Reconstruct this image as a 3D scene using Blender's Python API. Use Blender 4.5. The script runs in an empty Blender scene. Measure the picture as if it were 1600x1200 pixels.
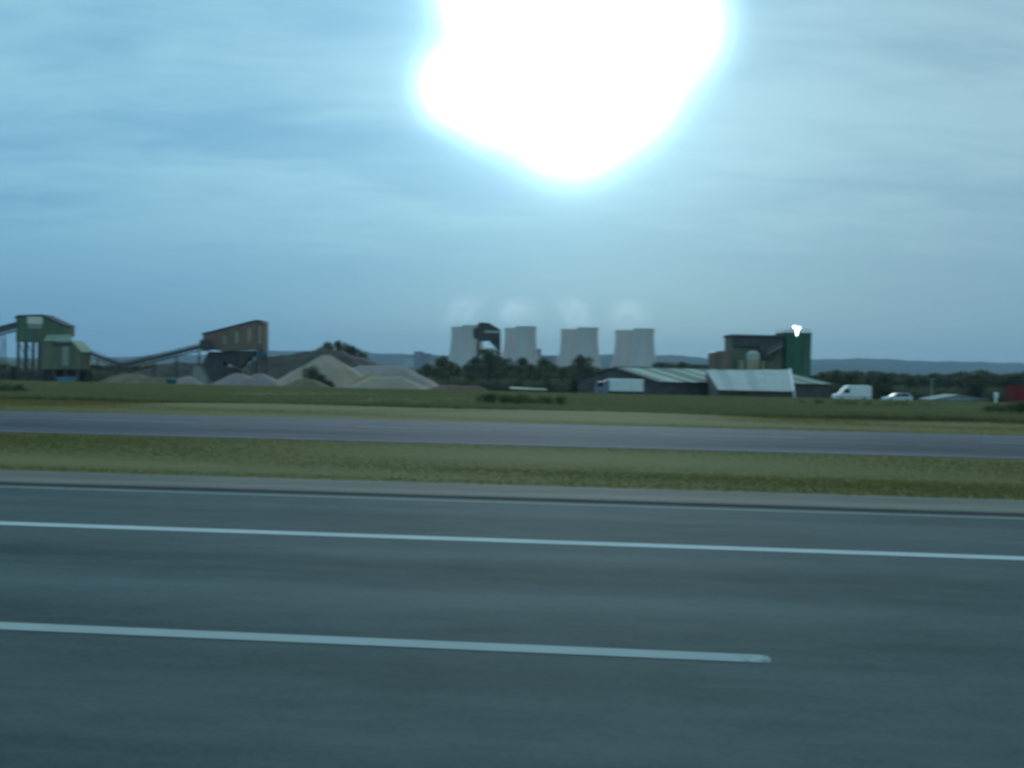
import bpy, math, random
import numpy as np
from mathutils import Matrix, Vector

scene = bpy.context.scene
COL = scene.collection
R = math.radians
random.seed(7)
rng = np.random.default_rng(11)

# ------------------------------------------------------------------ camera
F_PX, W_PX, H_PX = 1386.0, 1600.0, 1200.0
EYE = Vector((0.0, 0.0, 1.85))
PITCH, ROLL = 25.0 / F_PX, 0.020
CAM_ROT = Matrix.Rotation(math.pi / 2 - PITCH, 4, 'X') @ Matrix.Rotation(ROLL, 4, 'Z')
cam_data = bpy.data.cameras.new('camera')
cam = bpy.data.objects.new('camera', cam_data)
COL.objects.link(cam)
cam.matrix_world = Matrix.Translation(EYE) @ CAM_ROT
cam_data.sensor_fit = 'HORIZONTAL'
cam_data.sensor_width = 4.62            # a small phone sensor
cam_data.lens = 4.62 * F_PX / W_PX
cam_data.clip_start, cam_data.clip_end = 0.05, 40000
cam_data.dof.use_dof = True             # the phone focused on the window glass
cam_data.dof.focus_distance = 0.5
cam_data.dof.aperture_fstop = 2.5
cam_data.dof.aperture_ratio = 0.62
scene.camera = cam

# ------------------------------------------------------------------ light
SUN_EL, SUN_AZ = R(20.5), R(3.6)        # azimuth to the right of straight ahead (+Y)
SUN_DIR = Vector((math.cos(SUN_EL) * math.sin(SUN_AZ), math.cos(SUN_EL) * math.cos(SUN_AZ), math.sin(SUN_EL)))
sl = bpy.data.lights.new('sun', 'SUN')
sl.energy, sl.angle, sl.color = 0.6, R(12), (1.0, 0.95, 0.86)
so = bpy.data.objects.new('sun', sl)
so.rotation_euler = SUN_DIR.to_track_quat('Z', 'Y').to_euler()
COL.objects.link(so)

scene.view_settings.view_transform = 'Standard'
scene.view_settings.look = 'None'
scene.view_settings.gamma = 1.0
scene.view_settings.use_curve_mapping = False
scene.view_settings.exposure = 0.0

scene.render.engine = 'CYCLES'
scene.cycles.use_denoising = True
scene.cycles.max_bounces = 6
scene.cycles.volume_bounces = 3
scene.cycles.volume_max_steps = 128
scene.cycles.transparent_max_bounces = 12


class NT:
    """small helper for node trees"""
    def __init__(self, tree):
        self.t = tree
        self.n = tree.nodes
        self.n.clear()

    def new(self, kind, **kw):
        nd = self.n.new(kind)
        for k, v in kw.items():
            setattr(nd, k, v)
        return nd

    def put(self, sock, val):
        if isinstance(val, bpy.types.NodeSocket):
            self.t.links.new(val, sock)
        elif val is not None:
            if isinstance(val, (tuple, list)) and len(val) == 3 and sock.type == 'RGBA':
                val = (*val, 1.0)
            sock.default_value = val

    def math(self, op, a, b=None, c=None, clamp=False):
        m = self.new('ShaderNodeMath', operation=op, use_clamp=clamp)
        self.put(m.inputs[0], a)
        self.put(m.inputs[1], b)
        self.put(m.inputs[2], c)
        return m.outputs[0]

    def vmath(self, op, a, b=None):
        m = self.new('ShaderNodeVectorMath', operation=op)
        self.put(m.inputs[0], a)
        if op == 'SCALE':
            self.put(m.inputs['Scale'], b)
        else:
            self.put(m.inputs[1], b)
        return m.outputs['Value'] if op in ('DOT_PRODUCT', 'LENGTH', 'DISTANCE') else m.outputs['Vector']

    def mix(self, fac, a, b, blend='MIX'):
        m = self.new('ShaderNodeMix', data_type='RGBA', blend_type=blend)
        self.put(m.inputs[0], fac)
        self.put(m.inputs[6], a)
        self.put(m.inputs[7], b)
        return m.outputs[2]

    def noise(self, vec, scale, detail=3.0, rough=0.55, dist=0.0):
        m = self.new('ShaderNodeTexNoise')
        self.put(m.inputs['Vector'], vec)
        self.put(m.inputs['Scale'], scale)
        self.put(m.inputs['Detail'], detail)
        self.put(m.inputs['Roughness'], rough)
        self.put(m.inputs['Distortion'], dist)
        return m.outputs[0]

    def ramp(self, fac, lo, hi, a=0.0, b=1.0):
        m = self.new('ShaderNodeMapRange', interpolation_type='SMOOTHSTEP')
        self.put(m.inputs[0], fac)
        for i, v in enumerate((lo, hi, a, b)):
            self.put(m.inputs[1 + i], v)
        return m.outputs[0]

    def mapping(self, vec, scale=(1, 1, 1), loc=(0, 0, 0), rot=(0, 0, 0)):
        m = self.new('ShaderNodeMapping')
        self.put(m.inputs['Vector'], vec)
        m.inputs['Location'].default_value = loc
        m.inputs['Rotation'].default_value = rot
        m.inputs['Scale'].default_value = scale
        return m.outputs[0]


# sky: clear-air sky behind a broad sheet of thin stratus, with the sun burning through it
world = bpy.data.worlds.new('World')
scene.world = world
world.use_nodes = True
w = NT(world.node_tree)
sky = w.new('ShaderNodeTexSky', sky_type='NISHITA')
sky.sun_disc = False
sky.sun_elevation = SUN_EL
sky.sun_rotation = SUN_AZ
sky.air_density, sky.dust_density, sky.ozone_density = 1.0, 2.0, 2.0
gen = w.new('ShaderNodeTexCoord').outputs['Generated']
sep = w.new('ShaderNodeSeparateXYZ')
w.put(sep.inputs[0], gen)
dx, dy, dz = sep.outputs
zc = w.math('MAXIMUM', dz, 0.0)
k = w.math('DIVIDE', 1.0, w.math('ADD', zc, 0.16))
comb = w.new('ShaderNodeCombineXYZ')
w.put(comb.inputs[0], w.math('MULTIPLY', dx, k))
w.put(comb.inputs[1], w.math('MULTIPLY', dy, k))
plane = comb.outputs[0]
n_big = w.noise(w.mapping(plane, (0.55, 0.9, 1), (3.1, 0.4, 0), (0, 0, R(14))), 1.0, 3.0, 0.5, 0.6)
n_str = w.noise(w.mapping(plane, (0.9, 3.0, 1), (1.7, 5.2, 0), (0, 0, R(-10))), 1.1, 4.0, 0.55, 0.4)
n_fine = w.noise(w.mapping(plane, (2.2, 5.0, 1), (7.3, 1.2, 0), (0, 0, R(8))), 1.3, 5.0, 0.6, 0.5)
n_cl = w.math('ADD', w.math('MULTIPLY', n_big, 0.47), w.math('MULTIPLY', n_str, 0.29))
n_cl = w.math('ADD', n_cl, w.math('MULTIPLY', n_fine, 0.24))
cover = w.ramp(n_cl, 0.38, 0.61)
side = w.ramp(dx, -0.05, 0.45)
thin = w.mix(cover, w.mix(side, (0.168, 0.412, 0.632), (0.236, 0.412, 0.530)), w.mix(side, (0.310, 0.605, 0.765), (0.350, 0.565, 0.660)))
low_col = w.mix(w.ramp(dx, -0.45, 0.42), (0.128, 0.340, 0.540), (0.205, 0.360, 0.465))
cloud_col = w.mix(w.ramp(dz, 0.02, 0.24), low_col, thin)
clear = w.mix(1.0, sky.outputs[0], (0.045, 0.085, 0.095), 'MULTIPLY')   # white balance of the phone and sky strength
base = w.mix(0.92, clear, cloud_col)
# aureole of the sun inside the thin cloud; its outline follows thicker and thinner cloud
lobes = None
def lobe(az, el, sig, amp):
    d = (math.cos(R(el)) * math.sin(R(az)), math.cos(R(el)) * math.cos(R(az)), math.sin(R(el)))
    c = w.vmath('DOT_PRODUCT', gen, d)
    # wobble of the cloud thickness bends the outline
    ang2 = w.math('MULTIPLY', w.math('SUBTRACT', 1.0, c), 2.0)
    ang2 = w.math('MULTIPLY', ang2, w.math('ADD', 0.72, w.math('MULTIPLY', n_cl, 0.56)))
    e = w.math('EXPONENT', w.math('MULTIPLY', ang2, -1.0 / (R(sig) ** 2)))
    return w.math('MULTIPLY', e, amp)
parts = [lobe(3.4, 21.3, 3.65, 30.0), lobe(3.6, 16.1, 2.55, 10.0), lobe(-4.1, 17.4, 1.7, 4.0), lobe(-1.4, 16.7, 1.9, 5.0), lobe(9.1, 20.8, 2.35, 7.0), lobe(7.2, 17.0, 2.0, 4.5),
         lobe(-1.0, 23.5, 2.4, 9.0), lobe(2.6, 20.2, 7.0, 0.60)]
wide = lobe(3.0, 20.0, 19.0, 0.105)
for p in parts:
    lobes = p if lobes is None else w.math('ADD', lobes, p)
gv = w.new('ShaderNodeCombineXYZ')
for i, s in enumerate((0.63, 0.96, 1.10)):
    w.put(gv.inputs[i], w.math('ADD', w.math('MULTIPLY', lobes, s), w.math('MULTIPLY', wide, (0.74, 0.88, 1.06)[i])))
total = w.mix(1.0, base, gv.outputs[0], 'ADD')
bg = w.new('ShaderNodeBackground')
w.put(bg.inputs[0], total)
bg.inputs[1].default_value = 1.0
out = w.new('ShaderNodeOutputWorld')
w.put(out.inputs[0], bg.outputs[0])


# ------------------------------------------------------------------ survey helpers
def ray(px, py):
    d = CAM_ROT.to_3x3() @ Vector(((px - 800) / F_PX, (600 - py) / F_PX, -1.0))
    return d


def spot(px, py, D):
    """world point seen at a place of the photograph, at the given distance along +Y"""
    d = ray(px, py)
    return EYE + d * (D / d.y)


ROAD_A = 0.074                    # the road runs slightly away to the left
CA, SA = math.cos(ROAD_A), math.sin(ROAD_A)


def to_v(x, y):
    return y * CA + x * SA


PROF_V = np.array([-400, -60, -10, 13.6, 14.4, 17.3, 20.4, 21.02, 21.45, 29.2, 29.6, 31, 36, 40, 60, 100, 150, 200, 250, 330, 450, 12000.])
PROF_Z = np.array([-.30, -.10, -.06, -.06, -.01, -.12, -.02, -.006, -.06, -.06, -.006, 0.0, .02, 0.0, -.30, -1.25, -2.55, -4.0, -5.3, -5.9, -6.2, -6.2])


def ground_z(x, y):
    return float(np.interp(to_v(x, y), PROF_V, PROF_Z))


# ------------------------------------------------------------------ materials
MATS = {}


def mat(name, col, rough=0.8, var=0.18, scale=1.5, col2=None, bump=0.0, bump_scale=20.0, metal=0.0, spec=0.12,
        stretch=(1, 1, 1), emit=None, emit_strength=0.0):
    if name in MATS:
        return MATS[name]
    m = bpy.data.materials.new(name)
    m.use_nodes = True
    t = NT(m.node_tree)
    co = t.new('ShaderNodeTexCoord').outputs['Object']
    n = t.noise(t.mapping(co, stretch), scale, 5.0, 0.6)
    n2 = t.noise(t.mapping(co, stretch, (5, 3, 1)), scale * 6.3, 4.0, 0.65)
    f = t.ramp(t.math('ADD', t.math('MULTIPLY', n, 0.65), t.math('MULTIPLY', n2, 0.35)), 0.33, 0.67)
    c2 = col2 or tuple(c * (1 - 2 * var) for c in col)
    c1 = col if col2 else tuple(c * (1 + var) for c in col)
    b = t.new('ShaderNodeBsdfPrincipled')
    t.put(b.inputs['Base Color'], t.mix(f, c1, c2))
    t.put(b.inputs['Roughness'], rough)
    t.put(b.inputs['Metallic'], metal)
    t.put(b.inputs['Specular IOR Level'], spec)
    if bump:
        bn = t.new('ShaderNodeBump')
        bn.inputs['Strength'].default_value = bump
        bn.inputs['Distance'].default_value = 0.05
        t.put(bn.inputs['Height'], t.noise(co, bump_scale, 4.0, 0.6))
        t.put(b.inputs['Normal'], bn.outputs[0])
    if emit:
        t.put(b.inputs['Emission Color'], emit)
        b.inputs['Emission Strength'].default_value = emit_strength
    o = t.new('ShaderNodeOutputMaterial')
    t.put(o.inputs[0], b.outputs[0])
    MATS[name] = m
    return m


def leaf_mat(name, a, b_, transl=0.45, scale=0.3, stretch=(1, 1, 1)):
    m = bpy.data.materials.new(name)
    m.use_nodes = True
    t = NT(m.node_tree)
    geo = t.new('ShaderNodeNewGeometry')
    obi = t.new('ShaderNodeObjectInfo')
    co = t.new('ShaderNodeTexCoord').outputs['Object']
    n = t.noise(t.mapping(co, stretch), scale, 4.0, 0.6)
    n2 = t.noise(t.mapping(co, stretch, (9, 4, 2)), scale * 9, 3.0, 0.6)
    f = t.ramp(t.math('ADD', t.math('MULTIPLY', n, 0.78), t.math('MULTIPLY', n2, 0.22)), 0.30, 0.70)
    f = t.math('ADD', t.math('MULTIPLY', f, 0.75), t.math('MULTIPLY', obi.outputs['Random'], 0.25))
    c = t.mix(f, a, b_)
    d = t.new('ShaderNodeBsdfDiffuse')
    t.put(d.inputs[0], c)
    tr = t.new('ShaderNodeBsdfTranslucent')
    t.put(tr.inputs[0], c)
    mx = t.new('ShaderNodeMixShader')
    mx.inputs[0].default_value = transl
    t.put(mx.inputs[1], d.outputs[0])
    t.put(mx.inputs[2], tr.outputs[0])
    o = t.new('ShaderNodeOutputMaterial')
    t.put(o.inputs[0], mx.outputs[0])
    MATS[name] = m
    return m


def road_mat(name, light, dark, bands, streak=2.2):
    """asphalt in road coordinates (x along, y across): wheel tracks polished by traffic, long streaks, aggregate"""
    m = bpy.data.materials.new(name)
    m.use_nodes = True
    t = NT(m.node_tree)
    co = t.new('ShaderNodeTexCoord').outputs['Object']
    s = t.new('ShaderNodeSeparateXYZ')
    t.put(s.inputs[0], co)
    tracks = None
    for v, wd, amt in bands:
        d = t.math('DIVIDE', t.math('SUBTRACT', s.outputs[1], v), wd)
        e = t.math('MULTIPLY', t.math('EXPONENT', t.math('MULTIPLY', t.math('MULTIPLY', d, d), -1.0)), amt)
        tracks = e if tracks is None else t.math('ADD', tracks, e)
    n1 = t.noise(t.mapping(co, (0.03, streak, 1)), 1.0, 5.0, 0.6)
    n2 = t.noise(t.mapping(co, (0.25, 0.9, 1)), 0.6, 4.0, 0.6)
    n3 = t.noise(co, 17.0, 5.0, 0.75)
    f = t.math('ADD', t.math('MULTIPLY', t.math('SUBTRACT', n1, 0.5), 0.9), t.math('MULTIPLY', t.math('SUBTRACT', n2, 0.5), 1.5))
    f = t.math('ADD', f, t.math('MULTIPLY', t.math('SUBTRACT', n3, 0.5), 0.75))
    n4 = t.noise(t.mapping(co, (0.9, 2.2, 1), (4, 2, 0)), 1.7, 6.0, 0.7)
    f = t.math('ADD', f, t.math('MULTIPLY', t.math('SUBTRACT', n4, 0.5), 0.9))
    f = t.math('ADD', f, tracks)
    f = t.math('ADD', f, 0.45, clamp=True)
    b = t.new('ShaderNodeBsdfPrincipled')
    t.put(b.inputs['Base Color'], t.mix(f, dark, light))
    t.put(b.inputs['Roughness'], 0.86)
    t.put(b.inputs['Specular IOR Level'], 0.14)
    bn = t.new('ShaderNodeBump')
    bn.inputs['Strength'].default_value = 0.35
    bn.inputs['Distance'].default_value = 0.01
    t.put(bn.inputs['Height'], t.noise(co, 140.0, 2.0, 0.6))
    t.put(b.inputs['Normal'], bn.outputs[0])
    o = t.new('ShaderNodeOutputMaterial')
    t.put(o.inputs[0], b.outputs[0])
    MATS[name] = m
    return m


def paint_mat(name, col, wear, scuffed=False):
    m = bpy.data.materials.new(name)
    m.use_nodes = True
    t = NT(m.node_tree)
    co = t.new('ShaderNodeNewGeometry').outputs['Position']
    n = t.noise(co, 9.0, 6.0, 0.75)
    n2 = t.noise(co, 1.3, 4.0, 0.6)
    b = t.new('ShaderNodeBsdfPrincipled')
    t.put(b.inputs['Base Color'], t.mix(n2, tuple(c * 0.78 for c in col), tuple(c * 1.12 for c in col)))
    t.put(b.inputs['Roughness'], 0.9)
    t.put(b.inputs['Specular IOR Level'], 0.1)
    tr = t.new('ShaderNodeBsdfTransparent')
    mx = t.new('ShaderNodeMixShader')
    amount = t.math('ADD', t.math('MULTIPLY', n, 0.6), t.math('MULTIPLY', n2, 0.4))
    if scuffed:
        sx = t.new('ShaderNodeSeparateXYZ')
        t.put(sx.inputs[0], t.new('ShaderNodeTexCoord').outputs['Object'])
        amount = t.math('ADD', amount, t.ramp(sx.outputs[0], -1.0, 0.15, 0.0, 0.24))
    t.put(mx.inputs[0], t.ramp(amount, wear, wear + (0.22 if scuffed else 0.10), 1.0, 0.0))
    t.put(mx.inputs[1], tr.outputs[0])
    t.put(mx.inputs[2], b.outputs[0])
    o = t.new('ShaderNodeOutputMaterial')
    t.put(o.inputs[0], mx.outputs[0])
    MATS[name] = m
    return m


def M(n):
    return MATS[n]


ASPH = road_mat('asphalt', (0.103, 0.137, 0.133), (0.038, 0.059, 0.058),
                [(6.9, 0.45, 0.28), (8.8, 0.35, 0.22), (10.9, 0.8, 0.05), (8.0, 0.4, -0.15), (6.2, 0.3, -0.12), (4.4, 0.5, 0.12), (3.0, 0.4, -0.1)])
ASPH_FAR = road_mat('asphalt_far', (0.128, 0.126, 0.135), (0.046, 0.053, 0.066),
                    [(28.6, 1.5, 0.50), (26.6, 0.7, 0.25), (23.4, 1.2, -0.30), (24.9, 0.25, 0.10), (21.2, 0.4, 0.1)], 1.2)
paint_mat('paint', (0.50, 0.57, 0.54), 0.65)
paint_mat('dull_paint', (0.36, 0.43, 0.41), 0.63, True)
paint_mat('worn_paint', (0.26, 0.30, 0.29), 0.56)
mat('concrete', (0.19, 0.178, 0.150), 0.85, 0.1, 0.8, bump=0.2, stretch=(0.3, 2, 1))
mat('gutter_dirt', (0.045, 0.038, 0.034), 0.95, 0.15, 2.0)
mat('tower_concrete', (0.62, 0.52, 0.44), 0.9, 0.06, 0.03, stretch=(1, 1, 0.2))
mat('green_cladding', (0.125, 0.170, 0.110), 0.6, 0.14, 0.25, stretch=(2, 2, 0.3))
mat('olive_cladding', (0.185, 0.200, 0.130), 0.6, 0.14, 0.25, stretch=(2, 2, 0.3))
mat('bright_green_cladding', (0.055, 0.150, 0.088), 0.6, 0.14, 0.25, stretch=(2, 2, 0.3))
mat('brown_cladding', (0.240, 0.165, 0.122), 0.65, 0.14, 0.25, stretch=(2, 2, 0.3))
mat('pale_green_sheet', (0.30, 0.36, 0.26), 0.9, 0.1, 0.4)
mat('sign_face', (0.74, 0.72, 0.60), 0.5, 0.03, 0.5)
mat('faded_plate', (0.33, 0.34, 0.27), 0.6, 0.08, 0.5)
mat('rust_strip', (0.46, 0.31, 0.23), 0.7, 0.12, 0.5)
mat('dark_steel', (0.105, 0.098, 0.090), 0.8, 0.15, 0.6)
mat('grey_steel', (0.125, 0.12, 0.115), 0.8, 0.15, 0.6)
mat('blue_steel', (0.10, 0.15, 0.20), 0.55, 0.1, 0.6)
mat('belt_rubber', (0.025, 0.025, 0.027), 0.8, 0.1, 0.8)
mat('gravel_tan', (0.40, 0.305, 0.225), 0.95, 0.1, 0.12, bump=0.6, bump_scale=2.0)
mat('gravel_mauve', (0.305, 0.235, 0.215), 0.95, 0.1, 0.12, bump=0.6, bump_scale=2.0)
mat('gravel_grey', (0.355, 0.282, 0.252), 0.95, 0.1, 0.12, bump=0.6, bump_scale=2.0)
mat('earth_red', (0.22, 0.125, 0.095), 0.95, 0.15, 0.2, bump=0.6, bump_scale=2.0)
mat('earth_brown', (0.23, 0.175, 0.11), 0.95, 0.15, 0.2, bump=0.6, bump_scale=2.0)
mat('sand_ochre', (0.37, 0.235, 0.085), 0.95, 0.1, 0.2, bump=0.6, bump_scale=2.0)
mat('earth_dark', (0.105, 0.092, 0.074), 0.95, 0.15, 0.15, bump=0.6, bump_scale=1.0)
mat('roof_sheet_pale', (0.38, 0.47, 0.38), 0.95, 0.08, 0.3)
mat('roof_sheet_grey', (0.205, 0.235, 0.20), 0.95, 0.1, 0.3)
mat('bay_sheet', (0.42, 0.47, 0.44), 0.9, 0.07, 0.3)
mat('bay_sheet_dull', (0.34, 0.39, 0.375), 0.9, 0.07, 0.3)
mat('shed_wall', (0.13, 0.118, 0.105), 0.8, 0.15, 0.4)
mat('white_paint', (0.86, 0.86, 0.84), 0.7, 0.04, 0.8)
mat('van_white', (0.86, 0.86, 0.84), 0.7, 0.03, 0.8)
mat('cab_blue', (0.22, 0.26, 0.31), 0.35, 0.05, 0.8)
mat('red_paint', (0.27, 0.04, 0.035), 0.9, 0.1, 0.6)
mat('glass_dark', (0.025, 0.03, 0.035), 0.35, 0.05, 1.0, spec=0.3)
mat('tyre', (0.02, 0.02, 0.02), 0.85, 0.1, 4.0)
mat('rim_grey', (0.35, 0.35, 0.35), 0.4, 0.1, 4.0, metal=0.6)
mat('lamp_red', (0.30, 0.02, 0.02), 0.3, 0.05, 4.0)
mat('lamp_clear', (0.55, 0.55, 0.52), 0.2, 0.05, 4.0)
mat('skip_blue', (0.13, 0.27, 0.38), 0.5, 0.12, 0.8)
mat('skip_teal', (0.04, 0.16, 0.17), 0.5, 0.12, 0.8)
mat('silo_cream', (0.46, 0.37, 0.24), 0.6, 0.1, 0.4)
mat('silo_top', (0.46, 0.52, 0.42), 0.6, 0.08, 0.4)
mat('boiler_grey', (0.24, 0.24, 0.27), 0.8, 0.06, 0.03)
mat('boiler_pale', (0.50, 0.52, 0.50), 0.8, 0.06, 0.03)
mat('boiler_pink', (0.34, 0.28, 0.27), 0.8, 0.06, 0.03)
mat('bark', (0.075, 0.06, 0.045), 0.95, 0.2, 3.0)
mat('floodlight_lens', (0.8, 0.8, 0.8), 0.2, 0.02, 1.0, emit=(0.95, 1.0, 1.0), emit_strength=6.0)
leaf_mat('leaf_dark', (0.105, 0.122, 0.076), (0.15, 0.165, 0.098))
leaf_mat('leaf_mid', (0.115, 0.138, 0.076), (0.16, 0.18, 0.098))
leaf_mat('leaf_weed', (0.110, 0.140, 0.072), (0.150, 0.172, 0.088))
leaf_mat('grass_median', (0.130, 0.132, 0.046), (0.162, 0.150, 0.052), 0.5, 0.35, (0.25, 1, 1))
leaf_mat('grass_verge', (0.160, 0.146, 0.054), (0.190, 0.164, 0.060), 0.5, 0.25, (0.2, 1, 1))
leaf_mat('grass_long', (0.165, 0.178, 0.088), (0.210, 0.212, 0.104), 0.4, 0.12, (0.3, 1, 1))


def terrain_mat():
    m = bpy.data.materials.new('ground')
    m.use_nodes = True
    t = NT(m.node_tree)
    co = t.new('ShaderNodeTexCoord').outputs['Object']
    s = t.new('ShaderNodeSeparateXYZ')
    t.put(s.inputs[0], co)
    v = t.math('ADD', t.math('MULTIPLY', s.outputs[1], CA), t.math('MULTIPLY', s.outputs[0], SA))
    n = t.noise(t.mapping(co, (0.3, 1, 1)), 0.5, 6.0, 0.65)
    n2 = t.noise(co, 0.02, 4.0, 0.6)
    med = t.mix(n, (0.140, 0.138, 0.050), (0.178, 0.162, 0.058))
    verge = t.mix(n, (0.158, 0.142, 0.054), (0.190, 0.162, 0.060))
    field = t.mix(n, (0.150, 0.162, 0.080), (0.19, 0.192, 0.096))
    yard = t.mix(t.ramp(n2, 0.40, 0.6), (0.085, 0.10, 0.045), (0.19, 0.155, 0.10))
    far = t.mix(t.ramp(n2, 0.35, 0.65), (0.045, 0.065, 0.03), (0.085, 0.095, 0.045))
    c = t.mix(t.ramp(v, 25, 26), med, verge)
    c = t.mix(t.ramp(v, 37, 41), c, field)
    c = t.mix(t.ramp(v, 170, 215), c, yard)
    c = t.mix(t.ramp(v, 350, 450), c, far)
    b = t.new('ShaderNodeBsdfPrincipled')
    t.put(b.inputs['Base Color'], c)
    t.put(b.inputs['Roughness'], 0.95)
    t.put(b.inputs['Specular IOR Level'], 0.1)
    o = t.new('ShaderNodeOutputMaterial')
    t.put(o.inputs[0], b.outputs[0])
    return m


def hill_mat():
    m = bpy.data.materials.new('hill_woods')
    m.use_nodes = True
    t = NT(m.node_tree)
    co = t.new('ShaderNodeTexCoord').outputs['Object']
    n = t.noise(co, 0.0022, 5.0, 0.6)
    n2 = t.noise(co, 0.02, 3.0, 0.6)
    c = t.mix(t.ramp(n, 0.45, 0.6), (0.030, 0.045, 0.022), (0.075, 0.085, 0.04))
    c = t.mix(t.math('MULTIPLY', n2, 0.4), c, (0.02, 0.03, 0.015))
    b = t.new('ShaderNodeBsdfDiffuse')
    t.put(b.inputs[0], c)
    o = t.new('ShaderNodeOutputMaterial')
    t.put(o.inputs[0], b.outputs[0])
    return m


# ------------------------------------------------------------------ mesh builder and tagging
def tag(o, label=None, cat=None, group=None, kind=None):
    if label: o['label'] = label
    if cat: o['category'] = cat
    if group: o['group'] = group
    if kind: o['kind'] = kind
    return o


def empty(name, loc, label, cat, group=None, rz=0.0):
    o = bpy.data.objects.new(name, None)
    o.empty_display_size = 0.5
    o.location = loc
    o.rotation_euler = (0, 0, rz)
    COL.objects.link(o)
    return tag(o, label, cat, group)


class MB:
    def __init__(self):
        self.v, self.f = [], []

    def add(self, vs, fs):
        k = len(self.v)
        self.v += [tuple(p) for p in vs]
        self.f += [tuple(i + k for i in q) for q in fs]
        return self

    def box(self, x0, x1, y0, y1, z0, z1):
        vs = [(x0, y0, z0), (x1, y0, z0), (x1, y1, z0), (x0, y1, z0), (x0, y0, z1), (x1, y0, z1), (x1, y1, z1), (x0, y1, z1)]
        return self.add(vs, [(0, 3, 2, 1), (4, 5, 6, 7), (0, 1, 5, 4), (1, 2, 6, 5), (2, 3, 7, 6), (3, 0, 4, 7)])

    def prism(self, poly, y0, y1):
        """polygon of (x, z), extruded along y"""
        a = sum(poly[i][0] * poly[(i + 1) % len(poly)][1] - poly[(i + 1) % len(poly)][0] * poly[i][1] for i in range(len(poly)))
        if a < 0:
            poly = poly[::-1]
        n = len(poly)
        vs = [(x, y0, z) for x, z in poly] + [(x, y1, z) for x, z in poly]
        fs = [tuple(range(n)), tuple(range(2 * n - 1, n - 1, -1))]
        fs += [(i, i + n, (i + 1) % n + n, (i + 1) % n) for i in range(n)]
        return self.add(vs, fs)

    def hexa(self, b, t):
        """a block from four bottom and four top corners"""
        return self.add(list(b) + list(t), [(0, 3, 2, 1), (4, 5, 6, 7), (0, 1, 5, 4), (1, 2, 6, 5), (2, 3, 7, 6), (3, 0, 4, 7)])

    def bar(self, p, q, wd=0.2, ht=None):
        p, q = Vector(p), Vector(q)
        d = (q - p).normalized()
        s = d.cross(Vector((0, 0, 1)))
        if s.length < 1e-3:
            s = Vector((1, 0, 0))
        s.normalize()
        u = s.cross(d)
        s, u = s * wd / 2, u * (ht or wd) / 2
        c = [(-1, -1), (1, -1), (1, 1), (-1, 1)]
        return self.hexa([p + s * a + u * b for a, b in c], [q + s * a + u * b for a, b in c])

    def tube(self, p, q, r0, r1=None, n=10, cap=True):
        r1 = r0 if r1 is None else r1
        p, q = Vector(p), Vector(q)
        d = (q - p).normalized()
        s = d.cross(Vector((0, 0, 1)))
        if s.length < 1e-3:
            s = Vector((1, 0, 0))
        s.normalize()
        u = s.cross(d)
        vs = []
        for c, r in ((p, r0), (q, r1)):
            vs += [c + s * math.cos(2 * math.pi * i / n) * r + u * math.sin(2 * math.pi * i / n) * r for i in range(n)]
        fs = [(i, i + n, (i + 1) % n + n, (i + 1) % n) for i in range(n)]
        if cap:
            fs += [tuple(range(n)), tuple(range(2 * n - 1, n - 1, -1))]
        return self.add(vs, fs)

    def lathe(self, prof, n=32, cx=0, cy=0):
        vs = []
        for r, z in prof:
            vs += [(cx + r * math.cos(2 * math.pi * i / n), cy + r * math.sin(2 * math.pi * i / n), z) for i in range(n)]
        fs = []
        for j in range(len(prof) - 1):
            fs += [(j * n + i, j * n + (i + 1) % n, (j + 1) * n + (i + 1) % n, (j + 1) * n + i) for i in range(n)]
        return self.add(vs, fs)

    def build(self, name, m, parent=None, smooth=False, bevel=0.0):
        me = bpy.data.meshes.new(name)
        me.from_pydata(self.v, [], self.f)
        me.materials.append(m if not isinstance(m, str) else MATS[m])
        if smooth:
            me.polygons.foreach_set('use_smooth', [True] * len(me.polygons))
        me.update()
        o = bpy.data.objects.new(name, me)
        COL.objects.link(o)
        if parent:
            o.parent = parent
        if bevel:
            b = o.modifiers.new('bevel', 'BEVEL')
            b.width = bevel
            b.segments = 2
        return o


KIDS = {}


def children(o):
    return [c for c in bpy.data.objects if c.parent == o]


def copy_tree(o, loc, rz=0.0, sc=1.0, label=None):
    c = o.copy()
    COL.objects.link(c)
    c.location = loc
    c.rotation_euler = (0, 0, rz)
    c.scale = (sc, sc, sc) if not isinstance(sc, tuple) else sc
    if label:
        c['label'] = label
    for ch in KIDS.setdefault(o.name, children(o)):
        d = ch.copy()
        COL.objects.link(d)
        d.parent = c
        for g in KIDS.setdefault(ch.name, children(ch)):
            e = g.copy()
            COL.objects.link(e)
            e.parent = d
    return c


def mesh_np(name, V, Fc, m, parent=None):
    """fast mesh from numpy arrays: V (n,3), Fc (k,3 or 4)"""
    me = bpy.data.meshes.new(name)
    k = Fc.shape[1]
    me.vertices.add(len(V))
    me.vertices.foreach_set('co', np.ascontiguousarray(V, dtype=np.float32).ravel())
    me.loops.add(Fc.size)
    me.loops.foreach_set('vertex_index', np.ascontiguousarray(Fc, dtype=np.int32).ravel())
    me.polygons.add(len(Fc))
    me.polygons.foreach_set('loop_start', np.arange(0, Fc.size, k, dtype=np.int32))
    me.polygons.foreach_set('loop_total', np.full(len(Fc), k, dtype=np.int32))
    me.materials.append(m)
    me.update(calc_edges=True)
    me.validate()
    o = bpy.data.objects.new(name, me)
    COL.objects.link(o)
    if parent:
        o.parent = parent
    return o


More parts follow.
